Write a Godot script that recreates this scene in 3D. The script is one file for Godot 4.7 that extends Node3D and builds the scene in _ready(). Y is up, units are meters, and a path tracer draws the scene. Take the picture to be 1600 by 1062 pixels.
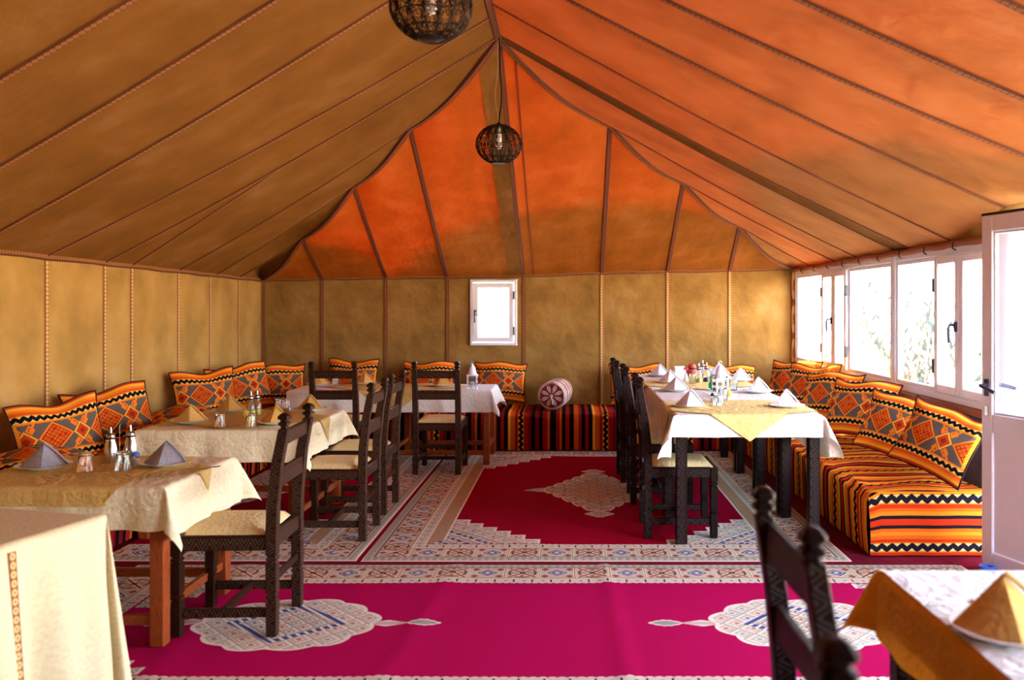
extends Node3D
# A large berber tent set up as a dining room: canvas roof and walls, benches with kilim cushions, laid tables, carved chairs, rugs.
# Units are metres. The eye stands at (0, 1.53, 0) and looks along -Z; F is the focal length in pixels of the 1600 x 1062 frame, (CX, CY) the vanishing point.
const F := 1300.0
const CX := 890.0
const CY := 480.0
const EYE := 1.53
const XL := -3.62      # left wall
const XR := 2.64       # right wall
const ZB := -9.77      # back wall
const ZF := 2.2        # front wall, behind the eye
const RX := -0.52      # ridge
const RY := 3.5
const APEX := Vector3(-0.52, 3.5, -6.1)

var M := {}
var proto := {}
var rng := RandomNumberGenerator.new()

func _ready():
	rng.seed = 7
	# camera: a lens shifted sideways and up, so that all uprights stay upright
	var cam := Camera3D.new()
	cam.name = "camera"
	cam.position = Vector3(0, EYE, 0)
	var near := 0.05
	cam.projection = Camera3D.PROJECTION_FRUSTUM
	cam.near = near
	cam.far = 200.0
	cam.size = near * 1062.0 / F
	cam.frustum_offset = Vector2(-90.0, -51.0) * near / F
	var lens := CameraAttributesPhysical.new()
	lens.frustum_focal_length = 26.0
	lens.frustum_focus_distance = 6.0
	lens.exposure_aperture = 1.7
	lens.frustum_near = near
	lens.frustum_far = 200.0
	cam.attributes = lens
	add_child(cam)
	cam.projection = Camera3D.PROJECTION_FRUSTUM
	cam.size = near * 1062.0 / F
	cam.frustum_offset = Vector2(-90.0, -51.0) * near / F
	cam.current = true
	# sky, exposure
	var env := Environment.new()
	env.background_mode = Environment.BG_SKY
	var sky := Sky.new()
	var sm := ProceduralSkyMaterial.new()
	sm.sky_top_color = Color(0.70, 0.82, 1.0)
	sm.sky_horizon_color = Color(1.0, 0.99, 0.97)
	sm.sky_curve = 0.2
	sm.ground_bottom_color = Color(0.72, 0.64, 0.52)
	sm.ground_horizon_color = Color(0.9, 0.86, 0.8)
	sm.sky_energy_multiplier = 1.0
	sm.ground_energy_multiplier = 0.8
	sky.sky_material = sm
	env.sky = sky
	env.background_energy_multiplier = 12.0
	env.tonemap_mode = Environment.TONE_MAPPER_LINEAR
	env.tonemap_exposure = 2.5
	env.sdfgi_enabled = true
	env.ssao_enabled = true
	env.ssil_enabled = true
	var we := WorldEnvironment.new()
	we.name = "world"
	we.environment = env
	add_child(we)
	# sun: hazy, from the right and a little from behind the back wall
	var sun := DirectionalLight3D.new()
	sun.name = "sun"
	sun.light_color = Color(1.0, 0.94, 0.84)
	sun.light_energy = 16.0
	sun.light_angular_distance = 3.0
	sun.shadow_enabled = true
	sun.sky_mode = DirectionalLight3D.SKY_MODE_LIGHT_ONLY
	add_child(sun)
	sun.look_at_from_position(Vector3(0.30, 0.83, -0.46), Vector3.ZERO)
	make_materials()
	build_setting()
	build_roof()
	build_openings()
	build_rugs()
	build_benches()
	build_tables()
	build_chairs()
	build_cushions()
	build_lanterns()
	build_tableware()
	build_outside()

# ---------------------------------------------------------------- helpers: names and nodes
var taken := {}
func numbered(called: String) -> String:
	if not taken.has(called):
		taken[called] = 0
		return called
	taken[called] += 1
	return "%s_%03d" % [called, taken[called]]

func tag(o: Node3D, label: String, category: String, group := "") -> Node3D:
	if label != "": o.set_meta("label", label)
	if category != "": o.set_meta("category", category)
	if group != "": o.set_meta("group", group)
	return o

func thing(called: String, label: String, category: String, at: Vector3, turn := 0.0, group := "") -> Node3D:
	var o := Node3D.new()
	o.name = numbered(called)
	add_child(o)
	o.position = at
	o.rotation.y = turn
	return tag(o, label, category, group)

func dup(o: Node3D, label: String, at: Vector3, turn := 0.0) -> Node3D:
	var c: Node3D = o.duplicate()
	var kind := str(o.name)
	if kind.length() > 4 and kind.substr(kind.length() - 4, 1) == "_" and kind.right(3).is_valid_int(): kind = kind.left(kind.length() - 4)
	c.name = numbered(kind)
	add_child(c)
	c.position = at
	c.rotation = Vector3(0, turn, 0)
	c.set_meta("label", label)
	return c

func obj(called: String, st, mat: Material, parent: Node = null, smooth := true) -> MeshInstance3D:
	var mi := MeshInstance3D.new()
	if st is SurfaceTool:
		st.generate_normals()
		mi.mesh = st.commit()
	else:
		mi.mesh = st
	mi.material_override = mat
	if parent == null:
		mi.name = numbered(called)
		add_child(mi)
	else:
		mi.name = called
		parent.add_child(mi, true)
	return mi

func struct(called: String, st, mat: Material, parent: Node = null) -> MeshInstance3D:
	var o := obj(called, st, mat, parent)
	if parent == null: o.set_meta("kind", "structure")
	return o

func px(x: float, y: float, s: float) -> Vector3:
	return Vector3((x - CX) / s, EYE - (y - CY) / s, -F / s)

# ---------------------------------------------------------------- helpers: shapes
func mb() -> SurfaceTool:
	var st := SurfaceTool.new()
	st.begin(Mesh.PRIMITIVE_TRIANGLES)
	return st

func tri(st: SurfaceTool, a: Vector3, b: Vector3, c: Vector3, out: Vector3, ua := Vector2.ZERO, ub := Vector2.ZERO, uc := Vector2.ZERO, g := -1):
	st.set_smooth_group(g if g >= 0 else 0xFFFFFFFF)
	if (c - a).cross(b - a).dot(out) < 0.0:
		var t := b; b = c; c = t
		var u := ub; ub = uc; uc = u
	st.set_uv(ua); st.add_vertex(a)
	st.set_uv(ub); st.add_vertex(b)
	st.set_uv(uc); st.add_vertex(c)

func quad(st: SurfaceTool, a: Vector3, b: Vector3, c: Vector3, d: Vector3, out: Vector3, ua := Vector2.ZERO, ub := Vector2.ZERO, uc := Vector2.ZERO, ud := Vector2.ZERO, g := -1):
	tri(st, a, b, c, out, ua, ub, uc, g)
	tri(st, a, c, d, out, ua, uc, ud, g)

# a box with chamfered edges; its texture runs along its longest side, in metres
func box(st: SurfaceTool, lo: Vector3, hi: Vector3, bevel := 0.004, xf := Transform3D.IDENTITY):
	var c := (lo + hi) * 0.5
	var h := (hi - lo) * 0.5
	bevel = minf(bevel, minf(h.x, minf(h.y, h.z)) * 0.9)
	var along := 0
	if h.y >= h.x and h.y >= h.z: along = 1
	elif h.z >= h.x: along = 2
	var V := {}
	for sx in [-1, 1]:
		for sy in [-1, 1]:
			for sz in [-1, 1]:
				for ax in 3:
					var p := Vector3(sx * h.x, sy * h.y, sz * h.z)
					for k in 3:
						if k != ax: p[k] -= signf(p[k]) * bevel
					V[[sx, sy, sz, ax]] = p
	for ax in 3:
		var b := (ax + 1) % 3
		var e := (ax + 2) % 3
		var across := b
		if ax == along: across = b
		elif b == along: across = e
		var lon := along if ax != along else e
		for s in [-1, 1]:
			var q := []
			for pair in [[-1, -1], [1, -1], [1, 1], [-1, 1]]:
				var k := [0, 0, 0, ax]
				k[ax] = s; k[b] = pair[0]; k[e] = pair[1]
				q.append(V[k])
			var n := Vector3.ZERO
			n[ax] = s
			var uv := []
			for p in q: uv.append(Vector2(p[lon] + c[lon], p[across] + h[across]))
			quad(st, xf * (c + q[0]), xf * (c + q[1]), xf * (c + q[2]), xf * (c + q[3]), xf.basis * n, uv[0], uv[1], uv[2], uv[3])
		for s1 in [-1, 1]:
			for s2 in [-1, 1]:
				var q2 := []
				for w in [[-1, b], [1, b], [1, e], [-1, e]]:
					var k2 := [0, 0, 0, w[1]]
					k2[ax] = w[0]; k2[b] = s1; k2[e] = s2
					q2.append(V[k2])
				var n2 := Vector3.ZERO
				n2[b] = s1; n2[e] = s2
				quad(st, xf * (c + q2[0]), xf * (c + q2[1]), xf * (c + q2[2]), xf * (c + q2[3]), xf.basis * n2)
	for sx in [-1, 1]:
		for sy in [-1, 1]:
			for sz in [-1, 1]:
				tri(st, xf * (c + V[[sx, sy, sz, 0]]), xf * (c + V[[sx, sy, sz, 1]]), xf * (c + V[[sx, sy, sz, 2]]), xf.basis * Vector3(sx, sy, sz))

# a square post with chamfered corners through sections [centre, half width x, half width z]
func post(st: SurfaceTool, sec: Array, cham := 0.2):
	var rings := []
	for s in sec:
		var hx: float = s[1]
		var hz: float = s[2]
		var k := minf(hx, hz) * cham
		var r := []
		for p in [[hx, hz - k], [hx - k, hz], [-hx + k, hz], [-hx, hz - k], [-hx, -hz + k], [-hx + k, -hz], [hx - k, -hz], [hx, -hz + k]]:
			r.append(s[0] + Vector3(p[0], 0, p[1]))
		rings.append(r)
	for i in rings.size() - 1:
		var mid: Vector3 = (sec[i][0] + sec[i + 1][0]) * 0.5
		var y0: float = sec[i][0].y
		var y1: float = sec[i + 1][0].y
		for k in 8:
			var a: Vector3 = rings[i][k]
			var b: Vector3 = rings[i][(k + 1) % 8]
			var c: Vector3 = rings[i + 1][(k + 1) % 8]
			var d: Vector3 = rings[i + 1][k]
			var o := (a + b + c + d) * 0.25 - mid
			o.y = (sec[i][1] - sec[i + 1][1]) * 2.0
			quad(st, a, b, c, d, o, Vector2(y0, 0), Vector2(y0, 0.05), Vector2(y1, 0.05), Vector2(y1, 0))
	for e in [0, rings.size() - 1]:
		for k in range(1, 7):
			tri(st, rings[e][0], rings[e][k], rings[e][k + 1], Vector3(0, -1 if e == 0 else 1, 0))

func lathe(st: SurfaceTool, prof: Array, seg := 24, at := Vector3.ZERO, xf := Basis.IDENTITY):
	var g := 0
	var clockwise := 0.0
	for i in prof.size() - 1:
		if i > 0:
			var d0: Vector2 = (prof[i] - prof[i - 1]).normalized()
			var d1: Vector2 = (prof[i + 1] - prof[i]).normalized()
			if d0.dot(d1) < 0.78: g += 1
		var dir: Vector2 = prof[i + 1] - prof[i]
		for k in seg:
			var t0 := TAU * k / seg
			var t1 := TAU * (k + 1) / seg
			var tm := (t0 + t1) * 0.5
			var a := Vector3(cos(t0) * prof[i].x, prof[i].y, sin(t0) * prof[i].x)
			var b := Vector3(cos(t1) * prof[i].x, prof[i].y, sin(t1) * prof[i].x)
			var c := Vector3(cos(t1) * prof[i + 1].x, prof[i + 1].y, sin(t1) * prof[i + 1].x)
			var d := Vector3(cos(t0) * prof[i + 1].x, prof[i + 1].y, sin(t0) * prof[i + 1].x)
			# profile runs upwards on the outside: outward is to the right of its direction
			var out := Vector3(cos(tm) * dir.y, -dir.x, sin(tm) * dir.y)
			var u0 := Vector2(float(k) / seg, prof[i].y)
			var u1 := Vector2(float(k + 1) / seg, prof[i].y)
			var u2 := Vector2(float(k + 1) / seg, prof[i + 1].y)
			var u3 := Vector2(float(k) / seg, prof[i + 1].y)
			if prof[i].x > 1e-5:
				tri(st, at + xf * a, at + xf * b, at + xf * c, xf * out, u0, u1, u2, g % 30)
			if prof[i + 1].x > 1e-5:
				tri(st, at + xf * a, at + xf * c, at + xf * d, xf * out, u0, u2, u3, g % 30)

func tube(st: SurfaceTool, pts: Array, r: float, seg := 6, closed := false, flat_by := 1.0):
	var n := pts.size()
	var rings := []
	var up := Vector3.UP
	for i in n:
		var t: Vector3
		if closed: t = pts[(i + 1) % n] - pts[(i - 1 + n) % n]
		else: t = pts[mini(i + 1, n - 1)] - pts[maxi(i - 1, 0)]
		t = t.normalized()
		if i == 0 and absf(t.dot(up)) > 0.9: up = Vector3.RIGHT
		var side := t.cross(up).normalized()
		up = side.cross(t).normalized()
		var ring := []
		for k in seg:
			var a := TAU * k / seg
			ring.append(pts[i] + side * cos(a) * r + up * sin(a) * r * flat_by)
		rings.append(ring)
	var last := n if closed else n - 1
	for i in last:
		var j := (i + 1) % n
		for k in seg:
			var k2 := (k + 1) % seg
			var o: Vector3 = (rings[i][k] + rings[i][k2] - pts[i] * 2.0)
			quad(st, rings[i][k], rings[i][k2], rings[j][k2], rings[j][k], o, Vector2(float(k) / seg, i), Vector2(float(k + 1) / seg, i), Vector2(float(k + 1) / seg, i + 1), Vector2(float(k) / seg, i + 1), 1)
	if not closed:
		for k in range(1, seg - 1):
			tri(st, rings[0][0], rings[0][k], rings[0][k + 1], pts[0] - pts[1])
			tri(st, rings[n - 1][0], rings[n - 1][k], rings[n - 1][k + 1], pts[n - 1] - pts[n - 2])

# a sheet through a grid of points P[row][col], with texture places U of the same shape
func sheet(st: SurfaceTool, P: Array, U: Array, out: Vector3, g := 0):
	st.set_smooth_group(g)
	var R := P.size()
	var C: int = P[0].size()
	var mr := R / 2
	var mc := C / 2
	var e1: Vector3 = P[mini(mr + 1, R - 1)][mc] - P[maxi(mr - 1, 0)][mc]
	var e2: Vector3 = P[mr][mini(mc + 1, C - 1)] - P[mr][maxi(mc - 1, 0)]
	var flip := e1.cross(e2).dot(out) < 0.0
	for i in R - 1:
		for j in C - 1:
			var q := [[i, j], [i, j + 1], [i + 1, j + 1], [i, j], [i + 1, j + 1], [i + 1, j]]
			if not flip: pass
			else: q = [[i, j], [i + 1, j + 1], [i, j + 1], [i, j], [i + 1, j], [i + 1, j + 1]]
			for k in q:
				st.set_uv(U[k[0]][k[1]])
				st.add_vertex(P[k[0]][k[1]])

# a slab: four corners of its inner face and the way and depth it goes outward
func slab(st: SurfaceTool, a: Vector3, b: Vector3, c: Vector3, d: Vector3, outward: Vector3):
	var u := func(p: Vector3): return Vector2(p.x + p.z, p.y)
	quad(st, a, b, c, d, -outward, u.call(a), u.call(b), u.call(c), u.call(d))
	var o := outward
	quad(st, a + o, b + o, c + o, d + o, outward, u.call(a), u.call(b), u.call(c), u.call(d))
	var m := (a + b + c + d) * 0.25
	for e in [[a, b], [b, c], [c, d], [d, a]]:
		quad(st, e[0], e[1], e[1] + o, e[0] + o, (e[0] + e[1]) * 0.5 - m)

# a flat woven braid along points, w wide, standing t proud towards n
func braid(st: SurfaceTool, pts: Array, w: float, t: float, n: Vector3, run := 0.0):
	var L := run
	for i in pts.size() - 1:
		var d: Vector3 = pts[i + 1] - pts[i]
		var side := d.cross(n).normalized() * w * 0.5
		var side2 := side
		if i + 2 < pts.size(): side2 = (pts[i + 2] - pts[i]).cross(n).normalized() * w * 0.5
		if i > 0: side = (pts[i + 1] - pts[i - 1]).cross(n).normalized() * w * 0.5
		var up := n * t
		var v0 := L / 0.12
		L += d.length()
		var v1 := L / 0.12
		var a := [pts[i] - side - up * 0.5, pts[i] - side * 0.7 + up, pts[i] + side * 0.7 + up, pts[i] + side - up * 0.5]
		var b := [pts[i + 1] - side2 - up * 0.5, pts[i + 1] - side2 * 0.7 + up, pts[i + 1] + side2 * 0.7 + up, pts[i + 1] + side2 - up * 0.5]
		var us := [0.0, 0.15, 0.85, 1.0]
		var o := [n - side.normalized(), n, n + side.normalized()]
		for k in 3:
			quad(st, a[k], a[k + 1], b[k + 1], b[k], o[k], Vector2(us[k], v0), Vector2(us[k + 1], v0), Vector2(us[k + 1], v1), Vector2(us[k], v1))

# ---------------------------------------------------------------- helpers: pictures for the materials
func hash2(a: int, b: int) -> float:
	var h := (a * 374761393 + b * 668265263) & 0x7FFFFFFF
	h = ((h ^ (h >> 13)) * 1274126177) & 0x7FFFFFFF
	return float((h ^ (h >> 16)) & 0xFFFF) / 65535.0

func picture(w: int, h: int, data: PackedByteArray, mips := true) -> ImageTexture:
	var im := Image.create_from_data(w, h, false, Image.FORMAT_RGB8, data)
	return ImageTexture.create_from_image(im)

func noise_tex(freq: float, seed_: int, ramp: Array, size := 512, octaves := 5) -> NoiseTexture2D:
	var n := FastNoiseLite.new()
	n.seed = seed_
	n.frequency = freq
	n.fractal_octaves = octaves
	n.noise_type = FastNoiseLite.TYPE_SIMPLEX_SMOOTH
	var t := NoiseTexture2D.new()
	t.width = size; t.height = size
	t.seamless = true
	t.noise = n
	if ramp.size() > 0:
		var g := Gradient.new()
		g.offsets = PackedFloat32Array(ramp.map(func(r): return r[0]))
		g.colors = PackedColorArray(ramp.map(func(r): return r[1]))
		t.color_ramp = g
	return t

func mat(called: String, col: Color, rough := 0.6) -> StandardMaterial3D:
	var m := StandardMaterial3D.new()
	m.resource_name = called
	m.albedo_color = col
	m.roughness = rough
	M[called] = m
	return m

func c8(r: int, g: int, b: int) -> Color:
	return Color(r / 255.0, g / 255.0, b / 255.0)

func triplanar(m: StandardMaterial3D, s: float, world := true):
	m.uv1_triplanar = true
	m.uv1_world_triplanar = world
	m.uv1_scale = Vector3.ONE * s

# ---------------------------------------------------------------- materials
func canvas_mat(called: String, base: Color, light_through := Color(0, 0, 0), seed_ := 1) -> StandardMaterial3D:
	var m := mat(called, Color.WHITE, 0.95)
	m.metallic_specular = 0.15
	m.albedo_texture = noise_tex(0.006, seed_, [[0.0, base.darkened(0.16)], [0.42, base.darkened(0.04)], [0.6, base], [1.0, base.lightened(0.1)]])
	triplanar(m, 0.55)
	m.heightmap_enabled = true
	m.heightmap_scale = 1.6
	m.heightmap_texture = M["wrinkle"]
	if light_through != Color(0, 0, 0):
		m.backlight_enabled = true
		m.backlight = light_through
	return m

func cloth_mat(called: String, base: Color, through: float, weave_scale := 3.0) -> StandardMaterial3D:
	var m := mat(called, Color.WHITE, 0.8)
	m.metallic_specular = 0.25
	m.albedo_texture = noise_tex(0.03, 11, [[0.0, base.darkened(0.07)], [0.46, base.darkened(0.035)], [0.52, base], [1.0, base]], 512, 3)
	triplanar(m, weave_scale)
	m.heightmap_enabled = true
	m.heightmap_scale = 0.6
	m.heightmap_texture = M["wrinkle"]
	if through > 0.0:
		m.backlight_enabled = true
		m.backlight = Color(1.0, 0.93, 0.78) * through
	return m

func make_materials():
	M["wrinkle"] = noise_tex(0.012, 5, [], 512, 5)
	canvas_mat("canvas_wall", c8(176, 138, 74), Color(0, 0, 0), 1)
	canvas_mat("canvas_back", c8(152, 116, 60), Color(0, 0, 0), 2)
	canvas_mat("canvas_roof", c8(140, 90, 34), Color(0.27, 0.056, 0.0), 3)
	canvas_mat("canvas_roof_right_lit", c8(172, 120, 68), Color(0.19, 0.045, 0.0), 9)  # brighter light on the right slope put into a paler base
	canvas_mat("canvas_roof_shaded_doubled", c8(126, 84, 38), Color(0.02, 0.006, 0.001), 4)  # left slope without sun, put into the material; also the doubled canvas strips
	canvas_mat("canvas_shaded", c8(92, 84, 90), Color(0, 0, 0), 7)  # shade on the wall below the sill, put into a dark base
	canvas_mat("canvas_floor", c8(112, 22, 40), Color(0, 0, 0), 6)
	mat("eave_roll", c8(150, 84, 52), 0.9)
	mat("sand", c8(214, 190, 152), 1.0)
	var br := mat("braid", Color.WHITE, 0.85)
	br.albedo_texture = braid_picture(c8(96, 46, 18), c8(158, 104, 50))
	var br2 := mat("braid_dark", Color.WHITE, 0.85)
	br2.albedo_texture = braid_picture(c8(84, 34, 14), c8(128, 66, 28))
	var br3 := mat("braid_pale", Color.WHITE, 0.85)
	br3.albedo_texture = braid_picture(c8(140, 84, 36), c8(226, 190, 128))
	var fr := mat("white_frame", c8(236, 238, 250), 0.35)
	fr.clearcoat_enabled = true
	fr.clearcoat = 0.2
	mat("door_panel", c8(240, 242, 255), 0.45)
	mat("black_seal", c8(22, 20, 22), 0.6)
	mat("hinge", c8(40, 44, 52), 0.4)
	var hd := mat("handle", c8(52, 56, 78), 0.35)
	hd.metallic = 0.4
	var gl := mat("pane", Color(0.97, 0.98, 1.0, 0.04), 0.02)
	gl.transparency = BaseMaterial3D.TRANSPARENCY_ALPHA
	var tg := mat("glass", Color(0.96, 0.98, 0.97, 0.02), 0.02)
	tg.refraction_enabled = true
	tg.refraction_scale = 0.05
	var gg := mat("glass_green", Color(0.25, 0.66, 0.42, 0.1), 0.05)
	gg.refraction_enabled = true
	gg.refraction_scale = 0.05
	mat("oil", c8(206, 186, 30), 0.1)
	mat("oil_dark", c8(70, 50, 30), 0.15)
	var sl := mat("steel", c8(198, 196, 192), 0.25)
	sl.metallic = 1.0
	mat("porcelain", c8(238, 236, 232), 0.15)
	var ir := mat("iron", c8(34, 20, 14), 0.55)
	ir.metallic = 0.5
	mat("bulb", c8(236, 232, 226), 0.25)
	mat("cord", c8(170, 140, 104), 0.6)
	mat("red_clay", c8(196, 60, 36), 0.5)
	mat("petal_pink", c8(226, 44, 92), 0.6)
	mat("leaf", c8(92, 122, 78), 0.7)
	mat("shrub_leaf", c8(44, 66, 58), 0.8)
	mat("lemon", c8(230, 208, 52), 0.45)
	mat("white_plastic", c8(236, 236, 238), 0.4)
	mat("blue_plastic", c8(72, 118, 214), 0.4)
	mat("salt", c8(232, 222, 200), 0.7)
	mat("dark_fabric", c8(34, 18, 20), 0.95)
	# woods: grain along the piece and a carved edge pattern, in metres
	wood_mat("wood", c8(58, 30, 15), false)
	wood_mat("wood_carved", c8(58, 30, 15), true)
	wood_mat("wood_dark", c8(32, 16, 13), false)
	wood_mat("wood_dark_carved", c8(32, 16, 13), true)
	wood_mat("wood_orange", c8(176, 84, 40), false)
	# cloths
	cloth_mat("cloth_white", c8(240, 236, 230), 0.5)
	cloth_mat("cloth_cream", c8(240, 230, 194), 0.45)
	cloth_mat("cloth_yellow", c8(222, 190, 116), 0.55)
	cloth_mat("cloth_pale_yellow", c8(240, 214, 138), 0.5)
	cloth_mat("cloth_gold", c8(222, 168, 66), 0.6)
	cloth_mat("cloth_long", c8(228, 214, 172), 0.3).heightmap_enabled = false
	cloth_mat("napkin_grey", c8(168, 168, 180), 0.2, 5.0)
	cloth_mat("napkin_gold", c8(218, 178, 100), 0.25, 5.0)
	cloth_mat("napkin_white", c8(234, 236, 246), 0.3, 5.0)
	cloth_mat("seat_cream", c8(226, 204, 150), 0.0, 5.0)
	# kilims
	var k := mat("kilim_cushion", Color.WHITE, 0.95)
	k.albedo_texture = cushion_picture()
	k.metallic_specular = 0.15
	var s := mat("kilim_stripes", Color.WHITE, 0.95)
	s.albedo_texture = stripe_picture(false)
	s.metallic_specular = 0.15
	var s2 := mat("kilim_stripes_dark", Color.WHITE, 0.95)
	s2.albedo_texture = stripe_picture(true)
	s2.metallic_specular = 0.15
	var e := mat("kilim_end", Color.WHITE, 0.95)
	e.albedo_texture = end_picture()
	e.metallic_specular = 0.15
	var bo := mat("bolster_side", Color.WHITE, 0.9)
	bo.albedo_texture = bolster_picture(false)
	var be := mat("bolster_end", Color.WHITE, 0.9)
	be.albedo_texture = bolster_picture(true)
	var ru := mat("rug_wide", Color.WHITE, 1.0)
	ru.albedo_texture = rug_wide_picture()
	ru.metallic_specular = 0.08
	var r2 := mat("rug_long", Color.WHITE, 1.0)
	r2.albedo_texture = rug_long_picture()
	r2.metallic_specular = 0.08
	for r in [ru, r2]:
		r.rim_enabled = false

func wood_mat(called: String, base: Color, carved: bool):
	var w := 256
	var h := 64
	var d := PackedByteArray()
	d.resize(w * h * 3)
	var hm := PackedByteArray()
	hm.resize(w * h * 3)
	var n := FastNoiseLite.new()
	n.seed = 3
	n.frequency = 0.08
	for y in h:
		for x in w:
			var g := 0.82 + 0.26 * n.get_noise_2d(x * 0.18, y * 2.2) + 0.1 * n.get_noise_2d(x * 0.5, y * 6.0)
			var deep := 0.0
			if carved:
				# chevrons across the piece: 16 px = 1 cm along, the piece about 5 cm wide
				var u := fmod(x, 64.0) / 64.0
				var v := fmod(y, 64.0) / 64.0
				var z := absf(u * 2.0 - 1.0) - v
				for off in [-0.55, -0.1, 0.35]:
					if absf(z - off) < 0.075: deep = 1.0
				if v < 0.07 or v > 0.93: deep = 0.0
			var c := base * g
			if deep > 0.0: c = c.lerp(base.lightened(0.30), 0.55)  # highlights on the carved notches, painted in as paler wood
			var i := (y * w + x) * 3
			d[i] = clampi(int(c.r * 255), 0, 255)
			d[i + 1] = clampi(int(c.g * 255), 0, 255)
			d[i + 2] = clampi(int(c.b * 255), 0, 255)
			var hv := int(200 - deep * 160 + (g - 0.82) * 40)
			hm[i] = hv; hm[i + 1] = hv; hm[i + 2] = hv
	var m := mat(called, Color.WHITE, 0.42)
	m.metallic_specular = 0.22
	m.albedo_texture = picture(w, h, d)
	m.uv1_scale = Vector3(4.0, 16.0, 1.0)
	m.heightmap_enabled = true
	m.heightmap_scale = 0.35 if carved else 0.08
	m.heightmap_texture = picture(w, h, hm)
	m.clearcoat_enabled = true
	m.clearcoat = 0.06
	m.clearcoat_roughness = 0.3

func put(d: PackedByteArray, i: int, c: Color):
	d[i] = int(clampf(c.r, 0, 1) * 255)
	d[i + 1] = int(clampf(c.g, 0, 1) * 255)
	d[i + 2] = int(clampf(c.b, 0, 1) * 255)

func braid_picture(dark: Color, light: Color) -> ImageTexture:
	var w := 32
	var h := 64
	var d := PackedByteArray()
	d.resize(w * h * 3)
	for y in h:
		for x in w:
			var u := (x + 0.5) / w * 2.0 - 1.0
			var ph := fmod(y / 16.0, 1.0)
			var c := dark
			var r := Vector2(u * 1.15, (ph - 0.5) * 1.5).length()
			if r < 0.62: c = light
			if r < 0.26: c = dark.lerp(light, 0.3)
			if absf(u) > 0.82: c = dark.lerp(light, 0.35 if fmod(y, 8.0) < 4.0 else 0.0)
			put(d, (y * w + x) * 3, c)
	return picture(w, h, d)

func zigzag(u: float, v: float, n: float) -> int:
	# v 0..1 over the band; 0 ground, 1 black, 2 light accent
	var t := absf(fmod(u * n, 1.0) * 2.0 - 1.0)
	t = floorf(t * 5.0 + 0.5) / 5.0
	if v < 0.08 + 0.42 * t - 0.10: return 2 if v > 0.12 else 0
	if 1.0 - v < 0.08 + 0.42 * (1.0 - t) - 0.10: return 2 if v < 0.88 else 0
	return 1 if v > 0.06 and v < 0.94 else 0

func cushion_picture() -> ImageTexture:
	var w := 512
	var h := 384
	var d := PackedByteArray()
	d.resize(w * h * 3)
	var orange := c8(236, 126, 34)
	var yellow := c8(246, 176, 52)
	var red := c8(206, 62, 24)
	var black := c8(24, 18, 16)
	var grey := c8(98, 88, 80)
	var rust := c8(188, 66, 28)
	for y in h:
		var v := (y + 0.5) / h
		for x in w:
			var u := (x + 0.5) / w
			var c := orange
			var vv := v if v < 0.5 else 1.0 - v
			if vv < 0.035: c = red
			elif vv < 0.075: c = yellow
			elif vv < 0.11: c = orange
			elif vv < 0.15: c = red.lerp(orange, 0.4)
			elif vv < 0.245:
				var z := zigzag(u, (vv - 0.15) / 0.095, 13.0)
				c = [yellow, black, c8(228, 196, 120)][z]
			elif vv < 0.27: c = orange
			else:
				c = grey
				# big diamonds at 0.18 and 0.82, a chain of small ones between
				var q := absf(v - 0.5) / 0.23
				for cx in [0.38, 1.0]:
					var t: float = absf(u - cx) / 0.20 + q
					if t < 1.0:
						c = orange if t > 0.84 else black.lerp(rust, 0.4)
						if t < 0.80:
							var a: float = (u - cx) / 0.20 * 5.0
							var b := (v - 0.5) / 0.23 * 5.0
							var fx: float = absf(fposmod(a + b, 1.6) - 0.8)
							var fy: float = absf(fposmod(a - b, 1.6) - 0.8)
							c = red
							if fx < 0.12 or fy < 0.12: c = c8(130, 30, 18)
							else:
								var cell := hash2(int(floorf((a + b) / 1.6)) + 90, int(floorf((a - b) / 1.6)) + 90 + (7 if cx > 0.9 else 0))
								var ring := maxf(absf(fx - 0.46), absf(fy - 0.46))
								if cell < 0.35: c = yellow if ring < 0.16 else red
								elif cell < 0.65: c = orange if ring > 0.18 else c8(140, 34, 20)
								elif cell < 0.85: c = red if ring > 0.2 else orange
				var uc := u - (0.69 if u > 0.38 else 0.07)
				var t2 := absf(uc) / 0.11 + absf(v - 0.5) / 0.15
				if t2 < 1.0:
					c = yellow if t2 > 0.78 else rust
					if t2 < 0.35: c = c8(150, 40, 24)
				for k in 4:
					var cx2: float = [-0.065, 0.065, -0.065, 0.065][k]
					var cy2: float = [0.35, 0.35, 0.65, 0.65][k]
					var t3: float = absf(uc - cx2) / 0.05 + absf(v - cy2) / 0.07
					if t3 < 1.0: c = orange if t3 > 0.55 else (yellow if t3 < 0.2 else rust)
				var t4 := absf(absf(uc) / 0.115 - q)
				if t4 < 0.13 and q < 1.0 and q > 0.5: c = orange
				if absf(u - 0.5) > 0.47: c = yellow if fmod(v * 30.0, 1.0) < 0.5 else orange
			var nn := 0.93 + 0.12 * hash2(x / 2, y)
			put(d, (y * w + x) * 3, c * nn)
	return picture(w, h, d)

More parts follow.
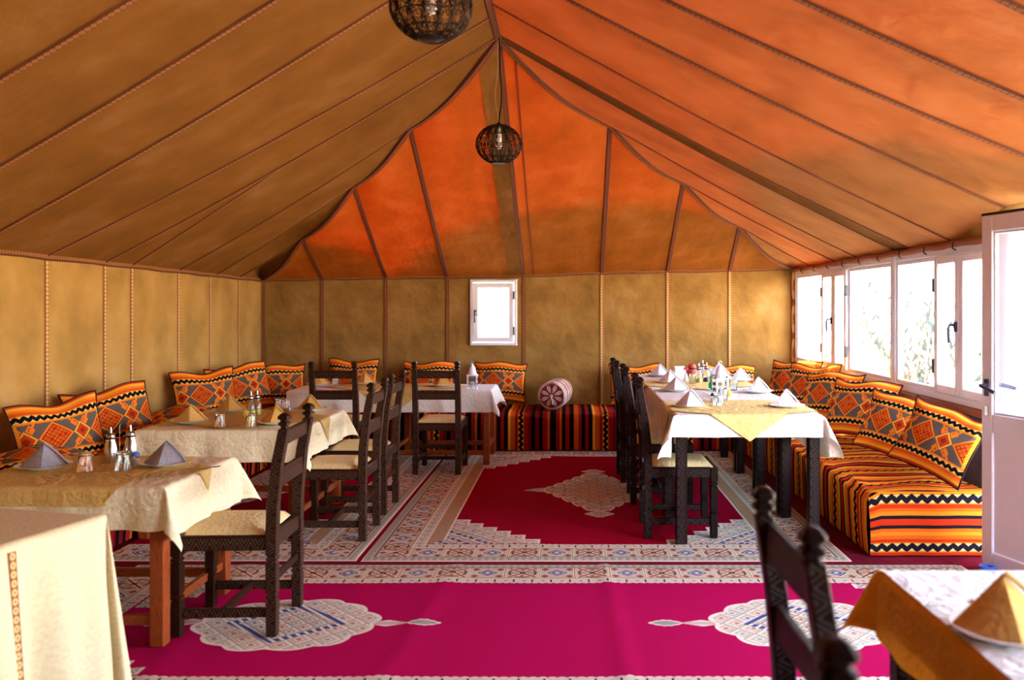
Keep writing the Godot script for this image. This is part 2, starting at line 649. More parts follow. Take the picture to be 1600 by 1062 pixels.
func stripe_picture(dark: bool) -> ImageTexture:
	# 0.25 m across (x) by 0.90 m along (y)
	var w := 96
	var h := 768
	var d := PackedByteArray()
	d.resize(w * h * 3)
	var O := c8(236, 124, 34)
	var Y := c8(246, 172, 56)
	var R := c8(196, 48, 30)
	var B := c8(20, 14, 16)
	var D := c8(140, 24, 28)
	var bands := [[46, O], [30, Y], [10, R], [22, B], [40, R], [20, D], [24, B], [30, Y], [44, O], [12, R], [56, null], [34, O], [26, Y], [20, B], [38, R], [22, B], [34, Y], [40, O], [18, R], [20, B], [30, O], [22, Y], [56, null], [30, R], [28, O], [16, B]]
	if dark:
		# the back benches get darker stripes: crimson, rust and broad black bars
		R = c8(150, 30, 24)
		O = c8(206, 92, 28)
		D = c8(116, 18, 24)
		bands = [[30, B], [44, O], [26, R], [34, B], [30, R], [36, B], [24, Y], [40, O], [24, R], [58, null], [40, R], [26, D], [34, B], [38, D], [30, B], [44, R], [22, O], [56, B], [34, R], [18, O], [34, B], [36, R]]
	var rows := []
	for b in bands:
		for k in b[0]: rows.append([b[1], float(k) / b[0]])
	for y in h:
		var r = rows[y % rows.size()]
		for x in w:
			var c: Color
			if r[0] == null: c = [B, B, Y][zigzag(float(x) / w, r[1], 4.0)] if r[1] > 0.12 and r[1] < 0.88 else O
			else: c = r[0]
			put(d, (y * w + x) * 3, c * (0.9 + 0.16 * hash2(x, y)))
	return picture(w, h, d)

func end_picture() -> ImageTexture:
	# 0.25 m across by the full height of the bench
	var w := 128
	var h := 256
	var d := PackedByteArray()
	d.resize(w * h * 3)
	var O := c8(202, 90, 20)
	var Y := c8(212, 118, 28)
	var R := c8(184, 46, 18)
	var B := c8(24, 20, 30)
	for y in h:
		var v := (y + 0.5) / h
		for x in w:
			var u := float(x) / w
			var c := O
			if v < 0.03: c = Y
			elif v < 0.2: c = [Y, B, c8(214, 186, 120)][zigzag(u, (v - 0.03) / 0.17, 4.0)]
			elif v < 0.26: c = R
			elif v < 0.31: c = O
			elif v < 0.37: c = Y
			elif v < 0.42: c = B
			elif v < 0.52: c = R
			elif v < 0.57: c = B
			elif v < 0.62: c = O
			elif v < 0.68: c = Y
			elif v < 0.74: c = O
			elif v < 0.79: c = R
			elif v < 0.95: c = [Y, B, c8(214, 186, 120)][zigzag(u, (v - 0.79) / 0.16, 4.0)]
			else: c = R
			put(d, (y * w + x) * 3, c * (0.9 + 0.16 * hash2(x, y)))
	return picture(w, h, d)

func bolster_picture(end: bool) -> ImageTexture:
	var w := 128
	var h := 128
	var d := PackedByteArray()
	d.resize(w * h * 3)
	var W := c8(222, 196, 178)
	var R := c8(118, 30, 34)
	for y in h:
		for x in w:
			var c := R
			if end:
				var p := Vector2(x - 63.5, y - 63.5) / 64.0
				var a := p.angle()
				var r := p.length()
				var petal := absf(fposmod(a / TAU * 8.0, 1.0) - 0.5)
				if r > 0.14 and r < 0.92 and petal < 0.30 * sin(clampf((r - 0.1) / 0.85, 0, 1) * PI) and petal > 0.04: c = W
				if r < 0.12: c = W
				if r > 0.95: c = W
			else:
				var t := fposmod(y / 128.0 * 6.0 + 0.08 * sin(x / 128.0 * TAU * 3.0), 1.0)
				if t < 0.62: c = W
				if t > 0.25 and t < 0.36 and fmod(x, 16.0) < 9.0: c = R
				if t > 0.78 and t < 0.86: c = c8(190, 120, 110)
			put(d, (y * w + x) * 3, c)
	return picture(w, h, d)

# ---- the rugs: beige borders with rosettes round a red field with cream medallions
var BEI := Color(0.74, 0.68, 0.60)
var CRM := Color(0.88, 0.83, 0.75)
var TAN := Color(0.64, 0.47, 0.31)
var RST := Color(0.58, 0.30, 0.22)
var BLU := Color(0.28, 0.30, 0.50)
var DRK := Color(0.26, 0.20, 0.22)
var GRN := Color(0.47, 0.50, 0.47)

func lattice(x: float, y: float, c: float) -> Color:
	var u := (x + y) / c
	var v := (x - y) / c
	var fu := u - floorf(u)
	var fv := v - floorf(v)
	if fu < 0.09 or fv < 0.09: return DRK.lerp(BEI, 0.55)
	if fu < 0.22 or fv < 0.22: return CRM
	var k := hash2(int(floorf(u)) + 500, int(floorf(v)) + 500)
	var m := maxf(absf(fu - 0.6), absf(fv - 0.6))
	if m < 0.13: return RST if k < 0.4 else (BLU if k < 0.62 else GRN)
	if m < 0.22: return CRM
	if m < 0.28: return TAN if k < 0.5 else GRN
	return BEI

func border(s: float, t: float) -> Color:
	# s across the border in metres from its outer edge (0 .. 0.37), t along it
	if s < 0.013: return Color(0.47, 0.03, 0.13)
	if s < 0.024: return CRM
	if s < 0.075:
		var f := fposmod(t / 0.045, 1.0)
		return GRN.lerp(BEI, 0.4) if absf(f - 0.5) + absf(s - 0.051) * 20.0 < 0.45 else BEI
	if s < 0.084: return DRK.lerp(TAN, 0.3)
	if s < 0.26:
		var cell := 0.20
		var n := int(floorf(t / cell))
		var x := (t / cell - n - 0.5) * cell
		var y := s - 0.172
		if absf(x) > 0.092: return CRM if absf(x) < 0.097 else TAN
		if posmod(n, 2) == 0:
			var q := absf(x) / 0.075 + absf(y) / 0.075
			if q < 0.25: return CRM
			if q < 0.5: return BLU
			if q < 0.62: return CRM
			if q < 0.82: return BLU.lerp(DRK, 0.3)
			if q < 0.95: return CRM
			if absf(absf(x) - 0.07) + absf(absf(y) - 0.06) < 0.025: return RST
			return BEI
		var a := absf(absf(x) - absf(y))
		var r := sqrt(x * x + y * y)
		if r < 0.016: return DRK
		if a < 0.012 and r < 0.11: return RST
		if a < 0.02 and r < 0.11: return CRM
		if absf(r - 0.075) < 0.007: return RST.lerp(DRK, 0.3)
		if (absf(x) < 0.01 or absf(y) < 0.01) and r > 0.03 and r < 0.075: return TAN
		return BEI
	if s < 0.268: return TAN
	if s < 0.276: return CRM
	if s < 0.34:
		var f2 := fposmod(t / 0.105, 1.0)
		if absf(f2 - 0.5) < 0.045 and absf(s - 0.308) < 0.022: return DRK
		if absf(f2) < 0.16 and absf(s - 0.308) < 0.005: return DRK.lerp(BEI, 0.4)
		return BEI.lerp(CRM, 0.35)
	# a scalloped cream edge towards the field
	return CRM

func wave(t: float) -> float:
	return 0.008 * absf(sin(t * PI / 0.04))

func medallion(x: float, y: float, a: float, b: float) -> int:
	# 0 outside, 1 outline, 2 inside, 3 heart: a stepped lozenge with scalloped steps
	var yy := absf(y) / b
	var xx := absf(x)
	if yy > 1.0: return 0
	var q := yy * 5.0
	var st := floorf(q)
	var f := q - st
	var wid := a * (1.0 - st / 5.6 - 0.10 * f * f)
	var e := wid - xx
	if e < 0.0: return 0
	if e < 0.018 or (f > 0.84 and e < a * 0.2 + 0.02) : return 1
	if yy > 0.965: return 1
	var hq := absf(x) / (a * 0.62) + yy / 0.66
	if hq < 1.0: return 3 if hq < 0.92 else (4 if hq > 0.96 else 1)
	return 2

func rug_long_picture() -> ImageTexture:
	# 2.98 m wide (x) by 3.86 m long (y)
	var W := 2.98
	var L := 3.86
	var w := 1024
	var h := 1328
	var d := PackedByteArray()
	d.resize(w * h * 3)
	var red := Color(0.57, 0.03, 0.145)
	for j in h:
		var y := (j + 0.5) / h * L
		for i in w:
			var x := (i + 0.5) / w * W
			var dx := minf(x, W - x)
			var dy := minf(y, L - y)
			var c := red
			if dy < 0.36 and dy <= dx:
				c = border(dy, x + 0.11)
				if dy > 0.34 and dy > 0.345 + wave(x): c = red
			elif dx < 0.46 and dx < dy:
				if dx < 0.35: c = border(dx, y)
				else:
					c = TAN.lerp(BEI, 0.25 + 0.2 * hash2(i / 3, j / 3))
					if dx > 0.445: c = CRM
			else:
				var fx := dx - 0.46
				var fy := dy - 0.36
				# stepped corner pieces
				var lim := 0.62 * (1.0 - floorf(fy / 0.62 * 6.0) / 6.0)
				if fy < 0.62 and fx < lim:
					var e := lim - fx
					var fr := fposmod(fy / 0.62 * 6.0, 1.0)
					if e < 0.02 or (fr > 0.8 and e < 0.12): c = CRM
					elif fx / 0.42 + fy / 0.42 < 1.0:
						var sgn := fposmod((fx + fy) / 0.14, 1.0)
						c = BLU if sgn < 0.25 and fposmod((fx - fy) / 0.1, 1.0) < 0.6 else lattice(x, y, 0.15)
					else: c = lattice(x, y, 0.15).lerp(CRM, 0.2)
				else:
					var mx := x - W * 0.5
					var my := y - L * 0.5
					var k := medallion(mx, my, 0.44, 0.70)
					if k == 0:
						# small clover pendants on the long axis, arrow tips across
						var ty := absf(my) - 0.79
						var p := medallion(mx, ty, 0.11, 0.10)
						if p == 0:
							var tx := absf(mx) - 0.47
							if tx > -0.05 and tx < 0.14 and absf(my) < 0.075 * (1.0 - maxf(tx, 0.0) / 0.14): p = 2
						if p == 1: c = CRM
						elif p >= 2: c = lattice(mx, my, 0.06)
					elif k == 1: c = CRM
					elif k == 4: c = DRK
					elif k == 2: c = lattice(mx, my, 0.19).lerp(GRN, 0.12)
					else: c = lattice(mx, my, 0.15).lerp(TAN, 0.4)
			c = c * (0.95 + 0.1 * hash2(i, j))
			put(d, (j * w + i) * 3, c)
	return picture(w, h, d)

func rug_wide_picture() -> ImageTexture:
	# 4.90 m wide (x) by 1.86 m (y)
	var W := 4.9
	var L := 1.86
	var w := 2048
	var h := 776
	var d := PackedByteArray()
	d.resize(w * h * 3)
	var red := Color(0.66, 0.06, 0.29)
	for j in h:
		var y := (j + 0.5) / h * L
		for i in w:
			var x := (i + 0.5) / w * W
			var dx := minf(x, W - x)
			var dy := minf(y, L - y)
			var c := red
			var e := minf(dx, dy)
			if e < 0.36:
				c = border(dy, x) if dy <= dx else border(dx, y)
				if e > 0.34 + wave(x if dy <= dx else y): c = red
			else:
				var fx := dx - 0.36
				var fy := dy - 0.36
				var lim := 0.42 * (1.0 - floorf(fy / 0.36 * 5.0) / 5.0)
				if fy < 0.36 and fx < lim:
					c = CRM if lim - fx < 0.02 else lattice(x, y, 0.10)
				else:
					var mx := absf(x - W * 0.5) - 1.24
					var my := y - L * 0.5
					var r := Vector2(mx / 0.44, my / 0.335)
					var a := r.angle()
					var rr := r.length()
					var edge := 0.96 + 0.075 * absf(sin(a * 6.0)) - 0.05 * absf(sin(a * 3.0 + 0.4))
					if rr < edge:
						if rr > edge - 0.05: c = CRM
						elif absf(mx) / 0.30 + absf(my) / 0.24 < 1.0:
							var q := absf(mx) / 0.30 + absf(my) / 0.24
							if q > 0.8: c = BLU if fposmod((mx - my) / 0.055, 1.0) < 0.62 else CRM
							else: c = lattice(mx, my, 0.10)
						else: c = lattice(mx, my, 0.13).lerp(CRM, 0.35)
					else:
						for sgn in [-1.0, 1.0]:
							var tx: float = mx * sgn - 0.44
							# a neck, then a leaf-shaped pendant
							if tx > -0.03 and tx < 0.13 and absf(my) < 0.042 * (1.0 - 0.8 * absf(tx - 0.04) / 0.09): c = CRM if absf(my) > 0.02 else BEI
							if tx > 0.13 and tx < 0.30:
								var hw: float = 0.036 * sin((tx - 0.13) / 0.17 * PI) + 0.006 * absf(sin(tx * 90.0))
								if absf(my) < hw: c = CRM if absf(my) > hw - 0.012 else GRN.lerp(BEI, 0.4)
			c = c * (0.95 + 0.1 * hash2(i, j))
			put(d, (j * w + i) * 3, c)
	return picture(w, h, d)

# ---------------------------------------------------------------- the tent: floor, walls, roof
func shell(called: String) -> Node3D:
	var o := Node3D.new()
	o.name = numbered(called)
	add_child(o)
	o.set_meta("kind", "structure")
	return o

func left_eave(d: float) -> float:
	return lerpf(1.885, 1.853, clampf((d - 5.3) / 4.4, 0.0, 1.0))

func right_eave(d: float) -> float:
	return 1.985 if d > 5.2 else 2.14

var BACK := [[-3.62, 1.853], [-2.91, 1.866], [-2.16, 1.878], [-1.436, 1.885], [-0.54, 1.90], [0.376, 1.935], [1.15, 1.953], [1.88, 1.965], [2.64, 1.985]]

func back_eave(x: float) -> float:
	for i in BACK.size() - 1:
		if x <= BACK[i + 1][0]:
			return lerpf(BACK[i][1], BACK[i + 1][1], (x - BACK[i][0]) / (BACK[i + 1][0] - BACK[i][0]))
	return 1.985

func build_setting():
	var st := mb()
	box(st, Vector3(XL - 0.12, -0.12, ZB - 0.12), Vector3(XR + 0.12, 0.0, ZF + 0.12), 0.01)
	struct("floor", st, M.canvas_floor)
	# left wall: one canvas length after the other, a braid on each seam
	var wl := shell("wall_left")
	var ds := [-2.2, -1.4, -0.6, 0.2, 0.9, 1.6, 2.3, 3.0, 3.66, 4.34, 5.05, 5.75, 6.47, 6.87, 7.69, 8.37, 9.08, 9.77]
	for i in ds.size() - 1:
		st = mb()
		slab(st, Vector3(XL, 0, -ds[i]), Vector3(XL, 0, -ds[i + 1]), Vector3(XL, left_eave(ds[i + 1]), -ds[i + 1]), Vector3(XL, left_eave(ds[i]), -ds[i]), Vector3(-0.04, 0, 0))
		struct("canvas_panel", st, M.canvas_wall, wl)
		if i > 6:
			st = mb()
			braid(st, [Vector3(XL + 0.004, 0.05, -ds[i]), Vector3(XL + 0.004, left_eave(ds[i]) - 0.02, -ds[i])], 0.022 if ds[i] > 9.0 else 0.045, 0.006, Vector3.RIGHT)
			struct("seam_braid", st, M.braid_pale, wl)
	st = mb()
	var pts := []
	for i in 30:
		var d := 2.0 + 7.77 * i / 29.0
		pts.append(Vector3(XL + 0.012, left_eave(d) + 0.004 * sin(i * 2.1), -d))
	braid(st, pts, 0.05, 0.012, Vector3.RIGHT)
	struct("eave_braid", st, M.braid, wl)
	# back wall, with the opening of the small window
	var wb := shell("wall_back")
	var wx0 := -1.165
	var wx1 := -0.615
	var wy0 := 1.085
	var wy1 := 1.855
	for i in BACK.size() - 1:
		st = mb()
		var xs: Array = [BACK[i][0], BACK[i + 1][0]]
		for cut in [wx0, wx1]:
			if cut > xs[0] and cut < xs[-1]: xs.insert(xs.size() - 1, cut)
		for k in xs.size() - 1:
			var a: float = xs[k]
			var b: float = xs[k + 1]
			var spans := [[0.0, -1.0]]
			if a >= wx0 - 0.001 and b <= wx1 + 0.001: spans = [[0.0, wy0], [wy1, -1.0]]
			for s in spans:
				var ta: float = back_eave(a) if s[1] < 0 else s[1]
				var tb: float = back_eave(b) if s[1] < 0 else s[1]
				slab(st, Vector3(a, s[0], ZB), Vector3(b, s[0], ZB), Vector3(b, tb, ZB), Vector3(a, ta, ZB), Vector3(0, 0, -0.04))
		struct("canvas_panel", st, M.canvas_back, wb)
	for i in BACK.size():
		st = mb()
		var w := 0.045
		var x: float = BACK[i][0] + (0.02 if i == 0 else (-0.02 if i == BACK.size() - 1 else 0.0))
		braid(st, [Vector3(x, 0.05, ZB + 0.004), Vector3(x, BACK[i][1] - 0.01, ZB + 0.004)], w, 0.007, Vector3.BACK)
		struct("seam_braid", st, M.braid if i < 5 else M.braid_pale, wb)
	st = mb()
	pts = []
	for i in 40:
		var x := -3.6 + 6.2 * i / 39.0
		pts.append(Vector3(x, back_eave(x) + 0.004 * sin(i * 1.7), ZB + 0.012))
	braid(st, pts, 0.04, 0.012, Vector3.BACK)
	struct("eave_braid", st, M.braid, wb)
	# right wall: low canvas wall under the windows, a door opening, more windows towards the eye
	var wr := shell("wall_right")
	var sill := 0.875
	var O := Vector3(0.06, 0, 0)
	var R := func(d0: float, d1: float, y0: float, y1: float, m: Material):
		var s2 := mb()
		slab(s2, Vector3(XR, y0, -d0), Vector3(XR, y0, -d1), Vector3(XR, y1, -d1), Vector3(XR, y1, -d0), O)
		struct("canvas_panel", s2, m, wr)
	R.call(9.77, 5.13, 0.0, sill - 0.02, M.canvas_shaded)
	R.call(9.77, 5.13, 1.945, 1.985, M.canvas_wall)
	st = mb()
	slab(st, Vector3(XR, 1.98, -5.05), Vector3(XR, 1.98, -4.95), Vector3(XR, 2.14, -4.95), Vector3(XR, 2.14, -5.05), O)
	struct("canvas_panel", st, M.canvas_wall, wr)
	st = mb()
	slab(st, Vector3(XR, 1.98, -5.73), Vector3(XR, 1.98, -5.05), Vector3(XR, 2.14, -5.05), Vector3(XR, 1.985, -5.73), O)
	struct("canvas_panel", st, M.canvas_wall, wr)
	R.call(9.77, 9.70, sill - 0.02, 1.945, M.canvas_wall)
	R.call(5.13, 4.95, 0.0, 1.985, M.white_frame)
	R.call(4.95, 3.30, 2.10, 2.14, M.canvas_wall)
	R.call(3.30, 3.05, 0.0, 2.14, M.canvas_wall)
	R.call(3.05, 0.15, 0.0, 0.10, M.canvas_wall)
	R.call(3.05, 0.15, 2.07, 2.14, M.canvas_wall)
	R.call(0.15, -2.2, 0.0, 2.14, M.canvas_wall)
	st = mb()
	box(st, Vector3(XR - 0.05, sill - 0.045, -9.72), Vector3(XR + 0.07, sill - 0.005, -5.1), 0.008)
	struct("sill_board", st, M.eave_roll, wr)
	st = mb()
	pts = []
	for i in 40:
		var d := 9.74 - 4.6 * i / 39.0
		pts.append(Vector3(XR - 0.02, 1.965 + 0.006 * sin(i * 1.3), -d))
	tube(st, pts, 0.026, 8)
	struct("eave_roll", st, M.eave_roll, wr)
	for k in 9:
		st = mb()
		var d := 9.3 - 0.46 * k
		tube(st, [Vector3(XR - 0.05, 1.97, -d), Vector3(XR - 0.055, 1.93, -d), Vector3(XR - 0.035, 1.915, -d + 0.01)], 0.005, 5)
		struct("tie_cord", st, M.black_seal, wr)
	st = mb()
	tube(st, [Vector3(XR - 0.02, 0.4, ZB + 0.03), Vector3(XR - 0.02, 1.97, ZB + 0.03)], 0.022, 8)
	struct("corner_cord", st, M.braid_pale, wr)
	# front wall, behind the eye
	var wf := shell("wall_front")
	st = mb()
	slab(st, Vector3(XL, 0, ZF), Vector3(XR, 0, ZF), Vector3(XR, 2.14, ZF), Vector3(XL, 1.885, ZF), Vector3(0, 0, 0.05))
	struct("canvas_panel", st, M.canvas_wall, wf)
	st = mb()
	slab(st, Vector3(XL, 1.885, ZF), Vector3(XR, 2.14, ZF), Vector3(RX, RY, ZF), Vector3(RX, RY, ZF), Vector3(0, 0, 0.05))
	struct("canvas_gable", st, M.canvas_wall, wf)

# a roof seam: where it starts on the ridge or hip and where it ends at the eave
func seam(top: Vector3, bottom: Vector3, hip: bool, kink := 0.0, w := 0.03) -> Dictionary:
	return {"t": top, "b": bottom, "hip": hip, "kink": kink, "w": w}

func seam_pt(s: Dictionary, v: float) -> Vector3:
	var L: float = s.t.distance_to(s.b)
	var p: Vector3 = s.t.lerp(s.b, v)
	p.y += -0.012 * L * sin(PI * v) + s.kink * (1.0 - absf(2.0 * v - 1.0))
	return p

func roof_pt(A: Dictionary, B: Dictionary, u: float, v: float) -> Vector3:
	var p := seam_pt(A, v).lerp(seam_pt(B, v), u)
	var span: float = A.t.distance_to(B.t)
	if A.hip and B.hip and span > 0.05:
		p.y -= 0.062 * span * sin(PI * u) * pow(1.0 - v, 2.2)
	p.y += 0.022 * sin(PI * u) * sin(PI * v)
	return p

func roof_panel(A: Dictionary, B: Dictionary, m: Material, out: Vector3, parent: Node, u0 := 0.0, u1 := 1.0, called := "canvas_panel", push := Vector3.ZERO, kept := 1.0, lift := 0.0):
	var st := mb()
	var P := []
	var U := []
	for i in 21:
		var row := []
		var ur := []
		for j in 11:
			var u := lerpf(u0, u1, j / 10.0)
			var v := i / 20.0 * kept
			var p := roof_pt(A, B, u, v) + push
			p -= out * lift * sin(PI * minf(u * 1.6, 1.0) * 0.5) * sin(PI * v) * (1.0 - pow(u, 4))
			row.append(p)
			ur.append(Vector2(u, v))
		P.append(row)
		U.append(ur)
	sheet(st, P, U, out)
	struct(called, st, m, parent)

func build_roof():
	var roof := shell("ceiling")
	var CL := Vector3(XL, 1.853, ZB)
	var CR := Vector3(XR, 1.985, ZB)
	var hl := func(t: float): return CL.lerp(APEX, t)
	var hr := func(t: float): return CR.lerp(APEX, t)
	var left := []
	for p in [[-2.2, -2.2], [-1.3, -1.1], [-0.5, -0.2], [0.35, 0.65], [1.05, 1.4], [1.8, 2.15], [2.5, 2.9], [3.25, 3.65], [3.85, 4.32], [4.55, 5.01], [5.62, 5.75], [6.05, 6.47]]:
		left.append(seam(Vector3(RX, RY, -p[0]), Vector3(XL, left_eave(p[1]), -p[1]), false, 0.0, 0.045 if p[0] < 5.0 else 0.03))
	left.append(seam(APEX, Vector3(XL, left_eave(6.87), -6.87), true, 0.10))
	for p in [[0.73, 7.69], [0.5056, 8.5], [0.25, 9.1]]:
		left.append(seam(hl.call(p[0]), Vector3(XL, left_eave(p[1]), -p[1]), true, 0.0, 0.022))
	left.append(seam(CL, CL, true))
	var right := []
	for p in [[-2.2, -2.2], [-1.3, -1.2], [-0.4, -0.3], [0.4, 0.6], [1.2, 1.4], [2.0, 2.25], [2.65, 3.0], [3.4, 3.57], [4.05, 4.15], [4.6, 5.05], [5.36, 5.73], [5.98, 6.44]]:
		right.append(seam(Vector3(RX, RY, -p[0]), Vector3(XR, right_eave(p[1]), -p[1]), false, 0.0, 0.045 if p[0] < 5.0 else 0.02))
	right.append(seam(APEX, Vector3(XR, 1.985, -6.72), true, 0.0, 0.016))
	for p in [[0.7265, 7.62], [0.4925, 8.25], [0.2688, 9.1]]:
		right.append(seam(hr.call(p[0]), Vector3(XR, 1.985, -p[1]), true, 0.0, 0.016))
	right.append(seam(CR, CR, true))
	var n_left := Vector3(0.46, -0.88, 0)
	var n_right := Vector3(-0.43, -0.90, 0)
	for i in left.size() - 1:
		roof_panel(left[i], left[i + 1], M.canvas_roof_shaded_doubled, n_left, roof, 0.0, 1.0, "canvas_panel", Vector3.ZERO, 1.0, 0.13 if i >= 14 else 0.0)
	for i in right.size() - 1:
		roof_panel(right[i], right[i + 1], M.canvas_roof_shaded_doubled if i == 11 else M.canvas_roof_right_lit, n_right, roof)
	for side in [[left, n_left, M.braid], [right, n_right, M.braid]]:
		for i in range(4, side[0].size() - 1):
			var st := mb()
			var pts := []
			for k in 15: pts.append(seam_pt(side[0][i], k / 14.0) + side[1] * 0.004)
			braid(st, pts, side[0][i].w, 0.006, side[1])
			struct("seam_braid", st, side[2], roof)
	# ridge braid
	var st := mb()
	var rp := []
	for k in 20: rp.append(Vector3(RX, RY - 0.012, lerpf(ZF, APEX.z, k / 19.0)))
	braid(st, rp, 0.06, 0.01, Vector3.DOWN)
	struct("ridge_braid", st, M.braid_dark, roof)
	# the sloping end: panels between the hips and the back eave
	var ends := [seam(CL, CL, true)]
	for p in [[0.25, 1], [0.5056, 2], [0.73, 3]]: ends.append(seam(hl.call(p[0]), Vector3(BACK[p[1]][0], BACK[p[1]][1], ZB), true, 0.0, 0.05))
	ends.append(seam(APEX, Vector3(BACK[4][0], BACK[4][1], ZB), true, 0.0, 0.05))
	for p in [[0.7265, 5], [0.4925, 6], [0.2688, 7]]: ends.append(seam(hr.call(p[0]), Vector3(BACK[p[1]][0], BACK[p[1]][1], ZB), true, 0.0, 0.05))
	ends.append(seam(CR, CR, true))
	var n_end := Vector3(0, -0.91, 0.41)
	for i in ends.size() - 1:
		roof_panel(ends[i], ends[i + 1], M.canvas_roof, n_end, roof)
	for i in range(1, ends.size() - 1):
		st = mb()
		var pts := []
		for k in 13: pts.append(seam_pt(ends[i], k / 12.0) + n_end * 0.004)
		braid(st, pts, ends[i].w, 0.008, n_end)
		struct("seam_braid", st, M.braid_dark, roof)
	for i in ends.size() - 1:
		st = mb()
		var pts := []
		for k in 13:
			var p := roof_pt(ends[i], ends[i + 1], k / 12.0, 0.0)
			pts.append(p + Vector3(0, -0.012, 0.008))
		braid(st, pts, 0.055, 0.010, (n_end + (n_left if i < 4 else n_right)).normalized())
		struct("hip_braid", st, M.braid_dark if i < 4 else M.braid, roof)
	# doubled canvas left of the middle seam, and a thin line of stitching right of it
	roof_panel(ends[3], ends[4], M.canvas_roof_shaded_doubled, n_end, roof, 0.80, 1.0, "overlap_flap", n_end * 0.010)
	st = mb()
	var thin := []
	for k in 13: thin.append(roof_pt(ends[4], ends[5], 0.13, k / 12.0) + n_end * 0.004)
	braid(st, thin, 0.014, 0.004, n_end)
	struct("seam_braid", st, M.braid_dark, roof)

# ---------------------------------------------------------------- windows and door
func handle_shape(st: SurfaceTool, at: Vector3, down: float):
	box(st, at + Vector3(-0.016, -0.035, 0), at + Vector3(0.016, 0.035, 0.014), 0.004)
	tube(st, [at + Vector3(0, 0.012, 0.01), at + Vector3(0, 0.012, 0.045), at + Vector3(0, -0.01, 0.055), at + Vector3(0, -down, 0.052)], 0.009, 6)

func window(called: String, label: String, at: Vector3, turn: float, h: float, bays: Array, rim := 0.05):
	# bays run along local x from the far end: [width, "fixed" | "hinge_near" | "hinge_far", handle]
	var o := shell(called)
	o.position = at
	o.rotation.y = turn
	o.set_meta("label", label)
	var L := 0.0
	for b in bays: L += b[0]
	var st := mb()
	box(st, Vector3(0, 0, -0.035), Vector3(rim, h, 0.035), 0.006)
	box(st, Vector3(L - rim, 0, -0.035), Vector3(L, h, 0.035), 0.006)
	box(st, Vector3(rim - 0.002, 0, -0.035), Vector3(L - rim + 0.002, rim, 0.035), 0.006)
	box(st, Vector3(rim - 0.002, h - rim, -0.035), Vector3(L - rim + 0.002, h, 0.035), 0.006)
	struct("window_frame", st, M.white_frame, o)
	var x := 0.0
	for i in bays.size():
		var w: float = bays[i][0]
		var a := x + (rim if i == 0 else 0.0)
		var b := x + w - (rim if i == bays.size() - 1 else 0.0)
		if bays[i][1] == "fixed":
			st = mb()
			for f in [[a, a + 0.03, rim, h - rim], [b - 0.03, b, rim, h - rim], [a + 0.028, b - 0.028, rim, rim + 0.03], [a + 0.028, b - 0.028, h - rim - 0.03, h - rim]]:
				box(st, Vector3(f[0], f[2], -0.022), Vector3(f[1], f[3], 0.022), 0.004)
			struct("glazing_bead", st, M.white_frame, o)
			st = mb()
			box(st, Vector3(a + 0.02, rim + 0.02, -0.003), Vector3(b - 0.02, h - rim - 0.02, 0.003), 0.001)
			struct("pane", st, M.pane, o)
		else:
			st = mb()
			var k := 0.062
			var g := 0.004
			for f in [[a + g, a + k, rim + g, h - rim - g], [b - k, b - g, rim + g, h - rim - g], [a + k - 0.002, b - k + 0.002, rim + g, rim + k], [a + k - 0.002, b - k + 0.002, h - rim - k, h - rim - g]]:
				box(st, Vector3(f[0], f[2], -0.02), Vector3(f[1], f[3], 0.052), 0.006)
			var sash := struct("sash", st, M.white_frame, o)
			st = mb()
			box(st, Vector3(a + k - 0.01, rim + k - 0.01, 0.008), Vector3(b - k + 0.01, h - rim - k + 0.01, 0.014), 0.001)
			struct("pane", st, M.pane, sash)
			var near: bool = bays[i][1] == "hinge_near"
			var hx := b if near else a
			for hy in [0.22, 0.76]:
				st = mb()
				box(st, Vector3(hx - 0.008, h * hy - 0.05, 0.036), Vector3(hx + 0.008, h * hy + 0.05, 0.062), 0.004)
				struct("hinge", st, M.hinge, sash)
			if bays[i][2]:
				st = mb()
				handle_shape(st, Vector3((a + 0.03) if near else (b - 0.03), h * 0.49, 0.052), 0.11)
				struct("handle", st, M.handle if h > 0.9 else M.hinge, sash)
		x += w

